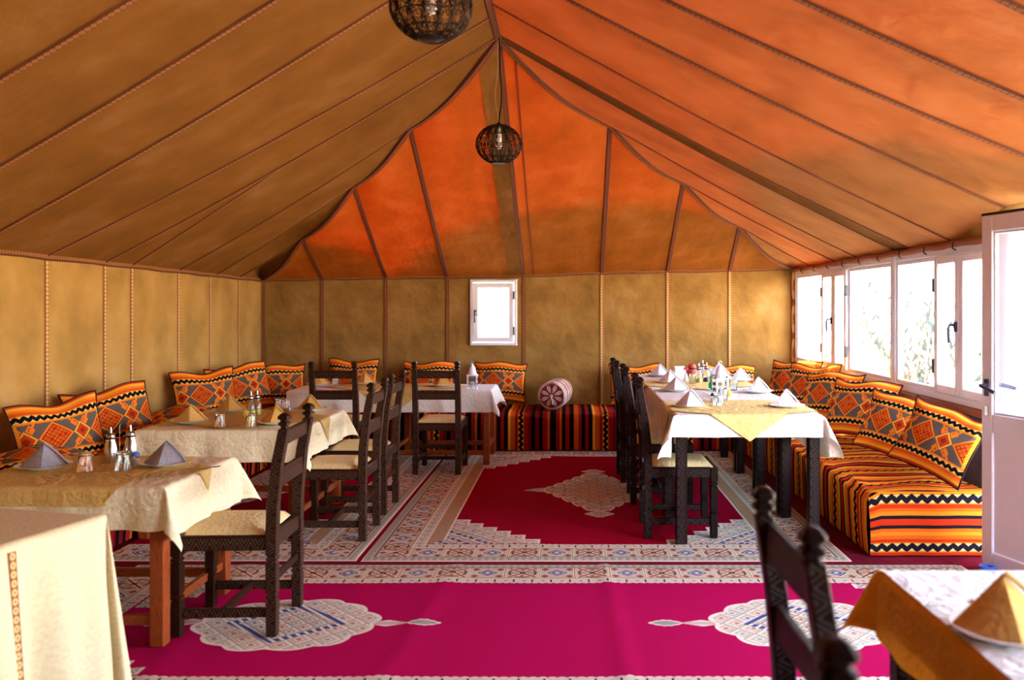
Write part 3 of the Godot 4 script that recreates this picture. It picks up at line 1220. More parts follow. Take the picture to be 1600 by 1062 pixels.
func build_openings():
	window("window_1", "white side window nearest the back wall, two casements between fixed panes", Vector3(XR + 0.02, 0.875, -9.70), -PI / 2, 1.07, [[1.07, "fixed", false], [0.385, "hinge_far", true], [0.385, "hinge_near", false], [1.095, "fixed", false]])
	window("window_2", "white side window next to the half-open door, above the large cushions", Vector3(XR + 0.02, 0.875, -6.765), -PI / 2, 1.07, [[0.80, "fixed", false], [0.385, "hinge_far", true], [0.45, "hinge_near", false]])
	window("window_3", "small white casement window in the back canvas wall", Vector3(-1.165, 1.085, ZB + 0.01), 0.0, 0.77, [[0.55, "hinge_near", true]], 0.036)
	window("window_4", "white side window nearer than the door, outside the picture", Vector3(XR + 0.02, 0.10, -3.05), -PI / 2, 1.97, [[1.0, "fixed", false], [0.45, "hinge_far", true], [0.45, "hinge_near", false], [1.0, "fixed", false]])
	# the door leaf, its free edge towards the back, half open into the room
	var door := shell("door_1")
	door.position = Vector3(2.445, 0.012, -4.906)
	door.rotation.y = -deg_to_rad(73.5)
	door.set_meta("label", "white door leaf half open, glass above and a plain panel below, dark lever handle")
	var H := 2.055
	var W := 0.80
	var st := mb()
	for f in [[0.0, 0.085, 0.0, H], [W - 0.085, W, 0.0, H], [0.083, W - 0.083, H - 0.10, H], [0.083, W - 0.083, 0.0, 0.10], [0.083, W - 0.083, 0.79, 0.90]]:
		box(st, Vector3(f[0], f[2], -0.022), Vector3(f[1], f[3], 0.022), 0.006)
	struct("leaf_frame", st, M.white_frame, door)
	st = mb()
	box(st, Vector3(0.08, 0.095, -0.01), Vector3(W - 0.08, 0.795, 0.01), 0.004)
	struct("lower_panel", st, M.door_panel, door)
	st = mb()
	box(st, Vector3(0.08, 0.895, -0.003), Vector3(W - 0.08, H - 0.095, 0.003), 0.001)
	struct("pane", st, M.pane, door)
	st = mb()
	for f in [[0.085, 0.097, 0.90, H - 0.10], [W - 0.097, W - 0.085, 0.90, H - 0.10], [0.095, W - 0.095, 0.90, 0.912], [0.095, W - 0.095, H - 0.112, H - 0.10]]:
		box(st, Vector3(f[0], f[2], -0.012), Vector3(f[1], f[3], 0.012), 0.002)
	struct("glazing_bead", st, M.white_frame, door)
	st = mb()
	box(st, Vector3(-0.003, H, -0.02), Vector3(W, H + 0.014, 0.02), 0.003)
	struct("top_seal", st, M.black_seal, door)
	st = mb()
	box(st, Vector3(0.028, 1.00, 0.02), Vector3(0.06, 1.10, 0.032), 0.004)
	tube(st, [Vector3(0.044, 1.065, 0.03), Vector3(0.044, 1.065, 0.072), Vector3(0.06, 1.062, 0.082), Vector3(0.11, 1.05, 0.084), Vector3(0.165, 1.03, 0.08)], 0.011, 8)
	tube(st, [Vector3(0.044, 1.065, -0.02), Vector3(0.044, 1.065, -0.065), Vector3(0.06, 1.062, -0.08), Vector3(0.16, 1.05, -0.08)], 0.011, 8)
	struct("handle", st, M.handle, door)
	st = mb()
	box(st, Vector3(0.03, 0.885, 0.02), Vector3(0.058, 0.945, 0.028), 0.003)
	struct("lock_plate", st, M.steel, door)
	# a small roll of tape standing on the rug by the door
	var tp := thing("tape_roll", "small blue and white roll on the floor at the foot of the door", "tape roll", Vector3(2.41, 0.0, -4.80))
	st = mb()
	lathe(st, [Vector2(0.03, 0.0), Vector2(0.045, 0.0), Vector2(0.045, 0.04), Vector2(0.03, 0.04), Vector2(0.03, 0.0)], 20)
	obj("roll", st, M.blue_plastic, tp)
	st = mb()
	lathe(st, [Vector2(0.0, 0.0), Vector2(0.042, 0.0), Vector2(0.042, 0.02), Vector2(0.028, 0.02), Vector2(0.028, 0.006), Vector2(0.0, 0.006)], 20)
	obj("white_core", st, M.white_plastic, tp)

# ---------------------------------------------------------------- rugs and benches
func rug(called: String, label: String, x0: float, x1: float, z0: float, z1: float, m: Material, uvx0: float, uvx1: float, y: float, folds: Array):
	var st := mb()
	var nx := 120
	var nz := 60
	var P := []
	var U := []
	for i in nz + 1:
		var row := []
		var ur := []
		for j in nx + 1:
			var fx := float(j) / nx
			var fz := float(i) / nz
			var x := lerpf(x0, x1, fx)
			var z := lerpf(z0, z1, fz)
			var h := y + 0.0015 * (1.0 + sin(x * 5.0 + z * 3.0) * sin(z * 4.0 - x))
			for f in folds:
				var fold_x: float = lerpf(f[0], f[1], fz)
				var q: float = (x - fold_x) / f[2]
				h += f[3] * exp(-q * q)
			if i == 0 or i == nz or j == 0 or j == nx: h = 0.0005
			row.append(Vector3(x, h, z))
			ur.append(Vector2(lerpf(uvx0, uvx1, fx), 1.0 - fz))
		P.append(row)
		U.append(ur)
	sheet(st, P, U, Vector3.UP)
	var o := obj(called, st, m)
	tag(o, label, "rug")

func build_rugs():
	rug("rug", "magenta rug across the foreground with two round cream medallions", -2.57, 2.33, -4.945, -3.085, M.rug_wide, 0.0, 1.0, 0.006, [[-0.66, -0.80, 0.05, 0.007], [0.21, 0.245, 0.030, 0.009], [-1.9, -1.7, 0.06, 0.006]])
	rug("rug", "crimson rug in the middle of the tent with a stepped cream medallion", -1.27, 1.71, -8.85, -4.99, M.rug_long, 0.0, 1.0, 0.007, [[-0.2, -0.25, 0.2, 0.004]])
	rug("rug", "crimson bordered rug under the left row of tables", -2.85, -1.273, -8.85, -5.0, M.rug_long, 0.471, 1.0, 0.006, [])

func bench(called: String, label: String, at: Vector3, turn: float, L: float, D: float, H: float, ends: Array, dark := false, v0 := 0.0):
	# local x along the bench, local +z its front
	var o := thing(called, label, "bench", at, turn, "banquette benches along the tent walls")
	var st := mb()
	box(st, Vector3(0.03, 0.0, 0.03), Vector3(L - 0.03, H - 0.14, D - 0.05), 0.01)
	obj("bench_base", st, M.dark_fabric, o)
	# cover: front, rounded edge, top, back; stripes run across
	var prof := []
	prof.append(Vector2(D - 0.012, 0.012))
	prof.append(Vector2(D - 0.004, H * 0.45))
	for k in 7:
		var a := PI / 2 * k / 6.0
		prof.append(Vector2(D - 0.07 + 0.07 * cos(a), H - 0.06 + 0.06 * sin(a)))
	for k in 6: prof.append(Vector2(lerpf(D - 0.12, 0.06, k / 5.0), H + 0.012 * sin(PI * (k + 0.5) / 6.0)))
	prof.append(Vector2(0.01, H - 0.02))
	prof.append(Vector2(0.0, 0.10))
	var n := int(L / 0.06)
	var P := []
	var U := []
	for i in n + 1:
		var x := L * i / n
		var row := []
		var ur := []
		var s := 0.0
		for k in prof.size():
			if k > 0: s += prof[k].distance_to(prof[k - 1])
			var p: Vector2 = prof[k]
			var wob := 0.006 * sin(x * 7.0 + k * 1.3) + 0.004 * sin(x * 17.0 + k)
			row.append(Vector3(x, p.y + (wob if k > 3 and k < 14 else 0.0), p.y * 0.0 + p.x + wob * 0.7))
			ur.append(Vector2(s / 0.25, v0 + x / 0.90))
		P.append(row)
		U.append(ur)
	st = mb()
	sheet(st, P, U, Vector3(0, 1, 0.3))
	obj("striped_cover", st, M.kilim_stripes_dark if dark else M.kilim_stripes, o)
	for e in ends:
		st = mb()
		var x := 0.0 if e == 0 else L
		var out := -1.0 if e == 0 else 1.0
		var P2 := []
		var U2 := []
		for i in 13:
			var row := []
			var ur := []
			var fz := i / 12.0
			for k in 11:
				var fy := k / 10.0
				var z := lerpf(0.0, D - 0.012 + 0.008 * fy, fz)
				var top := H
				if z > D - 0.07: top = H - 0.06 + 0.06 * sqrt(maxf(0.0, 1.0 - pow((z - D + 0.07) / 0.07, 2)))
				top += 0.008
				var y := lerpf(0.012, top, fy)
				row.append(Vector3(x + out * (0.004 + 0.018 * sin(PI * minf(fy * 1.2, 1.0)) + 0.004 * sin(z * 20.0)), y, z))
				ur.append(Vector2(z / 0.25, 1.0 - fy))
			P2.append(row)
			U2.append(ur)
		sheet(st, P2, U2, Vector3(out, 0, 0))
		obj("end_flap", st, M.kilim_end, o)
	return o

func build_benches():
	# right bench: local +z must be -X, so local x runs towards the eye
	bench("bench", "striped orange bench under the side windows on the right", Vector3(XR - 0.012, 0, ZB + 0.96), -PI / 2, -ZB - 0.96 - 5.10, 0.80, 0.395, [1])
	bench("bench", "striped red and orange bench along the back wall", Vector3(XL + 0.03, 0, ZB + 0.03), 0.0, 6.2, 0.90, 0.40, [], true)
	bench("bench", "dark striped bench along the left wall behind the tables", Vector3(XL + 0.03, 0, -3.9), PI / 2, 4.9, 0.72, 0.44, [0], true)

# ---------------------------------------------------------------- tables and cloths
# where a point (p, q) of a cloth spread over a table (half sizes a, b; height h) comes to lie
func drape(p: float, q: float, a: float, b: float, h: float, lift: float, waves: float, sharp := 0.022, full := false) -> Vector3:
	var ex := maxf(absf(p) - a, 0.0)
	var ez := maxf(absf(q) - b, 0.0)
	var sx := signf(p)
	var sz := signf(q)
	var y := h + lift
	var x := clampf(p, -a, a)
	var z := clampf(q, -b, b)
	if ex > 0.0 and ez > 0.0:
		var r := Vector2(ex, ez).length()
		if full: r = maxf(ex, ez)
		var s := sin(2.0 * atan2(ez, ex))
		var out := (0.13 if full else 0.44) * r * s
		x += sx * (out * 0.72 + 0.004 + lift)
		z += sz * (out * 0.72 + 0.004 + lift)
		var apart := 0.09 * r * sin(4.0 * atan2(ez, ex))
		x += sx * apart
		z -= sz * apart
		y -= maxf(0.0, r - sharp * 0.5) * (1.0 - (0.0 if full else 0.16) * s)
	elif ex > 0.0 or ez > 0.0:
		var e := maxf(ex, ez)
		var along := q if ex > 0.0 else p
		var arc := sharp * PI / 2
		var o := 0.0
		if e < arc:
			o = sharp * sin(e / sharp)
			y -= sharp * (1.0 - cos(e / sharp))
		else:
			o = sharp
			y -= sharp + (e - arc)
		o += lift + (waves * minf(e, 0.5) * (sin(along * 17.0 + p * 0.5) * 0.6 + sin(along * 31.0 + 1.3) * 0.4) + 0.07 * e) - sharp * 0.6
		if ex > 0.0: x += sx * o
		else: z += sz * o
	return Vector3(x, y, z)

func cloth(called: String, label: String, at: Vector3, turn: float, a: float, b: float, h: float, over_x: float, over_z: float, m: Material, waves := 0.06, lift := 0.003, group := ""):
	var nx := int((a + over_x) * 2 / 0.022)
	var nz := int((b + over_z) * 2 / 0.022)
	var P := []
	var U := []
	for i in nz + 1:
		var row := []
		var ur := []
		for j in nx + 1:
			var p := lerpf(-a - over_x, a + over_x, float(j) / nx)
			var q := lerpf(-b - over_z, b + over_z, float(i) / nz)
			row.append(drape(p, q, a, b, h, lift, waves, 0.022, over_x > 0.5))
			ur.append(Vector2(p, q))
		P.append(row)
		U.append(ur)
	var st := mb()
	sheet(st, P, U, Vector3.UP)
	var o := obj(called, st, m)
	o.position = at
	o.rotation.y = turn
	tag(o, label, "tablecloth", group)
	return o

# a square cloth laid cornerwise: half diagonals dx, dz
func overlay(label: String, at: Vector3, turn: float, a: float, b: float, h: float, dx: float, dz: float, m: Material, lift := 0.009, waves := 0.05):
	var n := 70
	var P := []
	var U := []
	for i in n + 1:
		var row := []
		var ur := []
		for j in n + 1:
			var s := float(j) / n * 2.0 - 1.0
			var t := float(i) / n * 2.0 - 1.0
			var p := (s - t) * 0.5 * dx
			var q := (s + t) * 0.5 * dz
			row.append(drape(p, q, a, b, h, lift, waves))
			ur.append(Vector2(p, q))
		P.append(row)
		U.append(ur)
	var st := mb()
	sheet(st, P, U, Vector3.UP)
	var o := obj("overlay_cloth", st, m)
	o.position = at
	o.rotation.y = turn
	tag(o, label, "tablecloth", "small cloths laid cornerwise over the tablecloths")

# a straight piece of cloth over part of a table top
func patch(label: String, at: Vector3, a: float, b: float, h: float, p0: float, p1: float, q0: float, q1: float, m: Material, lift: float):
	var P := []
	var U := []
	for i in 41:
		var row := []
		var ur := []
		for j in 41:
			var p := lerpf(p0, p1, j / 40.0)
			var q := lerpf(q0, q1, i / 40.0)
			# the near corner is turned in
			if q > b: p = minf(p, p1 - (q - b) * 0.9 * smoothstep(p1 - 0.2, p1, p))
			row.append(drape(p, q, a, b, h, lift, 0.05))
			ur.append(Vector2(p, q))
		P.append(row)
		U.append(ur)
	var st := mb()
	sheet(st, P, U, Vector3.UP)
	var o := obj("overlay_cloth", st, m)
	o.position = at
	tag(o, label, "tablecloth", "small cloths laid cornerwise over the tablecloths")

func table(label: String, at: Vector3, turn: float, a: float, b: float, h: float, wood: Material, carved: Material, leg: float, rails: bool, group: String) -> Node3D:
	var o := thing("dining_table", label, "table", at, turn, group)
	var st := mb()
	box(st, Vector3(-a, h - 0.025, -b), Vector3(a, h, b), 0.006)
	obj("table_top", st, wood, o, false)
	var ax := a - 0.005
	var bz := b - 0.005
	for sx in [-1, 1]:
		for sz in [-1, 1]:
			st = mb()
			var x0: float = sx * ax if sx < 0 else sx * ax - leg
			var z0: float = sz * bz if sz < 0 else sz * bz - leg
			box(st, Vector3(x0, 0.009, z0), Vector3(x0 + leg, h - 0.025, z0 + leg), 0.005)
			obj("leg", st, carved, o, false)
	for s in [-1, 1]:
		st = mb()
		var zz: float = s * (bz - leg * 0.5)
		box(st, Vector3(-ax + leg - 0.002, h - 0.135, zz - 0.014), Vector3(ax - leg + 0.002, h - 0.025, zz + 0.014), 0.004)
		obj("apron", st, wood, o, false)
		st = mb()
		var xx: float = s * (ax - leg * 0.5)
		box(st, Vector3(xx - 0.014, h - 0.135, -bz + leg - 0.002), Vector3(xx + 0.014, h - 0.025, bz - leg + 0.002), 0.004)
		obj("apron", st, wood, o, false)
		if rails:
			st = mb()
			box(st, Vector3(-ax + leg - 0.004, 0.10, zz - 0.016), Vector3(ax - leg + 0.004, 0.145, zz + 0.016), 0.004)
			obj("stretcher", st, wood, o, false)
			st = mb()
			box(st, Vector3(xx - 0.016, 0.145, -bz + leg - 0.004), Vector3(xx + 0.016, 0.185, bz - leg + 0.004), 0.004)
			obj("stretcher", st, wood, o, false)
	return o

func build_tables():
	var og := "orange-stained tables on the left"
	var H := 0.725
	# the near corner table at the left edge, its cloth down to the floor
	var at := Vector3(-2.30, 0, -2.86)
	var tu := deg_to_rad(-15.0)
	table("table at the left edge of the picture, hidden by its floor-length cloth", at, tu, 0.42, 0.42, 0.735, M.wood_orange, M.wood_orange, 0.06, true, og)
	cloth("tablecloth", "pale yellow floor-length cloth on the nearest table at the left edge", at, tu, 0.43, 0.43, 0.737, 0.69, 0.69, M.cloth_long, 0.09)
	var last := get_child(get_child_count() - 1)
	var st := mb()
	var tp := []
	for k in 24: tp.append(drape(0.43 + 0.04 + 0.62 * k / 23.0, -0.03, 0.43, 0.43, 0.737, 0.006, 0.09, 0.022, true))
	braid(st, tp, 0.034, 0.004, Vector3(1, 0, 0.1).normalized())
	obj("trim_band", st, M.braid_pale, last)
	# the two left tables by the wall
	at = Vector3(-2.285, 0, -4.09)
	table("orange table second from the front on the left, two grey napkins on it", at, 0, 0.475, 0.375, H, M.wood_orange, M.wood_orange, 0.065, true, og)
	cloth("tablecloth", "cream cloth on the left table with grey napkins, its bright corner hanging low", at, 0, 0.48, 0.38, H, 0.25, 0.20, M.cloth_cream, 0.10)
	overlay("yellow patterned cloth laid cornerwise under the grey napkins", at, 0, 0.482, 0.382, H, 0.60, 0.40, M.cloth_yellow)
	patch("yellow patterned runner hanging over the near edge of the table with grey napkins", at, 0.484, 0.384, H, -0.55, 0.30, -0.34, 0.485, M.cloth_yellow, 0.012)
	at = Vector3(-2.305, 0, -5.98)
	table("orange table in the middle of the left row, four gold napkins on it", at, 0, 0.53, 0.53, H, M.wood_orange, M.wood_orange, 0.065, true, og)
	cloth("tablecloth", "cream cloth on the left table with four gold napkins", at, 0, 0.535, 0.535, H, 0.22, 0.22, M.cloth_cream, 0.07)
	overlay("yellow cloth laid cornerwise under the four gold napkins", at, 0, 0.537, 0.537, H, 0.72, 0.52, M.cloth_yellow)
	# two tables in front of the back bench
	for k in 2:
		at = Vector3([-2.235, -1.245][k], 0, -8.36)
		table(["orange table before the back bench, the left one of the pair", "orange table before the back bench, the right one under the glass lantern"][k], at, 0, 0.475, 0.33, H, M.wood_orange, M.wood_orange, 0.06, true, og)
		cloth("tablecloth", ["white cloth on the left one of the two tables before the back bench", "white cloth on the table before the back bench with the glass lantern"][k], at + Vector3(0, 0, 0), 0, 0.48, 0.335, H, [0.012, 0.20][k], 0.22, M.cloth_white, 0.05, 0.003)
	overlay("yellow cloth laid cornerwise where the two tables before the back bench meet", Vector3(-1.72, 0, -8.36), 0, 1.0, 0.339, H, 0.80, 0.60, M.cloth_yellow, 0.010)
	# the long table of four on the right
	var h2 := 0.842
	for k in 4:
		at = Vector3(1.145, 0, -5.71 - 0.80 * k)
		table(["dark carved table nearest the eye in the long right row", "second dark table of the long right row", "third dark table of the long right row", "dark table at the far end of the long right row"][k], at, 0, 0.465, 0.385, h2, M.wood_dark, M.wood_dark_carved, 0.07, false, "dark carved tables in the long right row")
	for k in 4:
		at = Vector3(1.145, 0, -5.71 - 0.80 * k)
		cloth("tablecloth", ["white cloth with hanging corners on the front end of the long right table", "second white cloth from the front on the long right table", "third white cloth from the front on the long right table", "white cloth at the far end of the long right table"][k], at, 0, 0.47, 0.39, h2, [0.29, 0.30, 0.26, 0.28][k], [0.155, 0.008, 0.008, 0.10][k], M.cloth_white, 0.07, 0.003)
		if k > 0: continue
	for k in 2:
		at = Vector3(1.145, 0, -5.71 - 1.60 * k - 0.15 * k)
		overlay(["pale yellow cloth whose point hangs over the front of the long right table", "pale yellow cloth laid cornerwise farther back on the long right table"][k], at, 0, 0.474, 0.394 if k == 0 else 1.4, h2, 0.83, 0.58, M.cloth_pale_yellow, 0.010)
	# the near table in the right corner
	at = Vector3(1.42, 0, -2.08)
	table("dark table in the right foreground under a gold cloth", at, 0, 0.46, 0.44, 0.725, M.wood_dark, M.wood_dark_carved, 0.065, false, "")
	cloth("tablecloth", "golden cloth on the table in the right foreground, its left side hanging in shade", at, 0, 0.475, 0.45, 0.725, 0.20, 0.20, M.cloth_gold, 0.06)
	cloth("tablecloth", "added white layer for the strong light on the gold cloth in the right foreground", at, 0, 0.472, 0.447, 0.7265, 0.006, 0.006, M.cloth_white, 0.0, 0.006)  # added white layer stands for strong light on the gold table top

# ---------------------------------------------------------------- chairs
func make_chair(wood: Material, carved: Material, tall: float) -> Node3D:
	# faces +x, origin on the floor under the seat
	var o := thing("dining_chair", "", "chair", Vector3.ZERO)
	var bx := -0.217
	var fx := 0.217
	var hz := 0.195
	var rings := func(y: float, x: float, z: float, r: float): return [[Vector3(x, y - 0.020, z), r, r], [Vector3(x, y - 0.014, z), r * 0.74, r * 0.74], [Vector3(x, y - 0.006, z), r * 0.74, r * 0.74], [Vector3(x, y - 0.004, z), r * 0.98, r * 0.98], [Vector3(x, y + 0.004, z), r * 0.98, r * 0.98], [Vector3(x, y + 0.006, z), r * 0.74, r * 0.74], [Vector3(x, y + 0.014, z), r * 0.74, r * 0.74], [Vector3(x, y + 0.020, z), r, r]]
	for s in [-1, 1]:
		var st := mb()
		var sec := [[Vector3(fx, 0, s * hz), 0.023, 0.023]]
		sec += rings.call(0.18, fx, s * hz, 0.025)
		sec += rings.call(0.355, fx, s * hz, 0.025)
		sec.append([Vector3(fx, 0.462, s * hz), 0.025, 0.025])
		post(st, sec)
		obj("front_leg", st, wood, o, false)
		st = mb()
		sec = [[Vector3(bx, 0, s * hz), 0.024, 0.024]]
		sec += rings.call(0.18, bx, s * hz, 0.026)
		sec += rings.call(0.355, bx, s * hz, 0.026)
		sec.append([Vector3(bx, 0.47, s * hz), 0.027, 0.026])
		sec.append([Vector3(bx - 0.004, 0.60, s * hz), 0.027, 0.025])
		sec.append([Vector3(bx - 0.025, 0.80, s * hz), 0.025, 0.024])
		sec.append([Vector3(bx - 0.055, tall - 0.075, s * hz), 0.023, 0.023])
		post(st, sec)
		var back := obj("back_post", st, carved, o, false)
		st = mb()
		var top := Vector3(bx - 0.055, tall, s * hz)
		var fin := []
		for f in [[-0.076, 0.023], [-0.070, 0.015], [-0.062, 0.015], [-0.056, 0.026], [-0.046, 0.026], [-0.040, 0.017], [-0.034, 0.017], [-0.028, 0.027], [-0.016, 0.027], [-0.004, 0.016], [0.0, 0.007]]:
			fin.append([top + Vector3(-0.001, f[0], 0), f[1], f[1]])
		post(st, fin, 0.35)
		obj("finial", st, wood, back, false)
	# seat frame
	var st := mb()
	box(st, Vector3(fx - 0.014, 0.395, -hz + 0.022), Vector3(fx + 0.022, 0.466, hz - 0.022), 0.005)
	obj("seat_rail", st, carved, o, false)
	st = mb()
	box(st, Vector3(bx - 0.014, 0.395, -hz + 0.022), Vector3(bx + 0.016, 0.466, hz - 0.022), 0.005)
	obj("seat_rail", st, carved, o, false)
	for s in [-1, 1]:
		st = mb()
		box(st, Vector3(bx + 0.022, 0.395, s * hz - 0.018), Vector3(fx - 0.022, 0.466, s * hz + 0.018), 0.005)
		obj("seat_rail", st, carved, o, false)
	# cushioned seat
	var P := []
	var U := []
	for i in 15:
		var row := []
		var ur := []
		for j in 15:
			var u := j / 14.0 * 2.0 - 1.0
			var v := i / 14.0 * 2.0 - 1.0
			var k := (1.0 - pow(absf(u), 6)) * (1.0 - pow(absf(v), 6))
			row.append(Vector3(0.012 + u * 0.203, 0.464 + 0.034 * pow(k, 0.5) + 0.004 * (1 - u * u) * (1 - v * v), v * 0.200))
			ur.append(Vector2(u, v))
		P.append(row)
		U.append(ur)
	st = mb()
	sheet(st, P, U, Vector3.UP)
	obj("seat_pad", st, M.seat_cream, o)
	# backrest rails follow the lean of the posts
	for r in [[0.68, 0.765], [0.875, tall - 0.085]]:
		st = mb()
		var ym: float = (r[0] + r[1]) * 0.5
		var lean := -0.022 if ym < 0.8 else -0.044
		box(st, Vector3(bx + lean - 0.011, r[0], -hz + 0.018), Vector3(bx + lean + 0.011, r[1], hz - 0.018), 0.004)
		obj("back_rail", st, carved, o, false)
	for s in [-1, 1]:
		st = mb()
		box(st, Vector3(bx + 0.02, 0.085, s * hz - 0.012), Vector3(fx - 0.02, 0.128, s * hz + 0.012), 0.004)
		obj("stretcher", st, carved, o, false)
	st = mb()
	box(st, Vector3(0.0, 0.09, -hz + 0.011), Vector3(0.026, 0.123, hz - 0.011), 0.004)
	obj("stretcher", st, wood, o, false)
	st = mb()
	box(st, Vector3(bx - 0.010, 0.235, -hz + 0.022), Vector3(bx + 0.012, 0.270, hz - 0.022), 0.004)
	obj("stretcher", st, wood, o, false)
	return o

func build_chairs():
	var brown := make_chair(M.wood, M.wood_carved, 1.03)
	var list := [
		[Vector3(-1.60, 0.012, -4.045), PI + 0.03, "brown carved chair nearest on the left, drawn up to the table with grey napkins"],
		[Vector3(-1.565, 0.012, -5.615), PI, "brown carved chair at the four-napkin table, the nearer of its two"],
		[Vector3(-1.58, 0.012, -6.31), PI - 0.02, "brown carved chair at the four-napkin table, the farther of its two"],
		[Vector3(-2.14, 0.012, -7.795), PI / 2, "dark-backed chair facing the back wall, left of the pair seen from behind"],
		[Vector3(-1.205, 0.012, -7.795), PI / 2 - 0.02, "dark-backed chair facing the back wall below the small window"]]
	for i in list.size():
		var c := brown if i == 0 else dup(brown, "", Vector3.ZERO)
		c.position = list[i][0]
		c.rotation.y = list[i][1]
		c.set_meta("label", list[i][2])
		c.set_meta("group", "brown chairs at the left and back tables")
	var dark := make_chair(M.wood_dark, M.wood_dark_carved, 1.06)
	var right := [
		[Vector3(0.735, 0.012, -5.69), 0.0, "dark carved chair nearest the eye at the long right table"],
		[Vector3(0.71, 0.012, -6.62), 0.0, "dark carved chair second from the front at the long right table"],
		[Vector3(0.675, 0.012, -7.42), 0.03, "dark carved chair farthest along the long right table"],
		[Vector3(0.775, 0.012, -1.945), 0.03, "dark chair in the right foreground with its carved back to the left"],
		[Vector3(0.66, 0.0, -1.0), 0.03, "nearest dark chair at the bottom edge, only its finial showing"]]
	for i in right.size():
		var c := dark if i == 0 else dup(dark, "", Vector3.ZERO)
		c.position = right[i][0]
		c.rotation.y = right[i][1]
		c.set_meta("label", right[i][2])
		c.set_meta("group", "dark carved chairs on the right")

# ---------------------------------------------------------------- cushions
func make_cushion(w: float, h: float, thick: float, seed_: int) -> Node3D:
	# stands in the xy plane and faces +z, origin at its middle
	var o := thing("cushion", "", "cushion", Vector3.ZERO)
	var r := RandomNumberGenerator.new()
	r.seed = seed_
	var ph := [r.randf() * TAU, r.randf() * TAU, r.randf() * TAU, r.randf() * TAU]
	var n := 28
	var surf := func(side: float) -> Array:
		var P := []
		for i in n + 1:
			var row := []
			for j in n + 1:
				var u := float(j) / n * 2.0 - 1.0
				var v := float(i) / n * 2.0 - 1.0
				var k := pow(maxf(0.0, (1.0 - u * u)), 0.55) * pow(maxf(0.0, (1.0 - v * v)), 0.55)
				var x := u * (1.0 - 0.09 * (1.0 - v * v)) * w * 0.5
				var y := v * (1.0 - 0.10 * (1.0 - u * u)) * h * 0.5
				var edge := (1.0 - (1.0 - u * u) * (1.0 - v * v))
				var z := side * thick * 0.5 * k
				# gathers near the seams and a slumped top
				z += side * 0.010 * k * (sin(u * 9.0 + ph[0]) * edge + sin(v * 7.0 + ph[1]) * 0.6)
				z += 0.022 * sin(u * 3.2 + ph[2]) * smoothstep(0.3, 1.0, v)
				y += 0.016 * sin(u * 4.1 + ph[3]) * smoothstep(0.2, 1.0, v)
				row.append(Vector3(x, y, z))
			P.append(row)
		return P
	var U := []
	for i in n + 1:
		var ur := []
		for j in n + 1: ur.append(Vector2(float(j) / n, 1.0 - float(i) / n))
		U.append(ur)
	var st := mb()
	var P: Array = surf.call(1.0)
	sheet(st, P, U, Vector3.BACK, 0)
	sheet(st, surf.call(-1.0), U, Vector3.FORWARD, 1)
	obj("cover", st, M.kilim_cushion, o)
	var rim := []
	for j in n: rim.append(P[0][j])
	for i in n: rim.append(P[i][n])
	for j in n: rim.append(P[n][n - j])
	for i in n: rim.append(P[n - i][0])
	st = mb()
	tube(st, rim, 0.006, 5, true)
	obj("piping", st, M.dark_fabric, o)
	return o

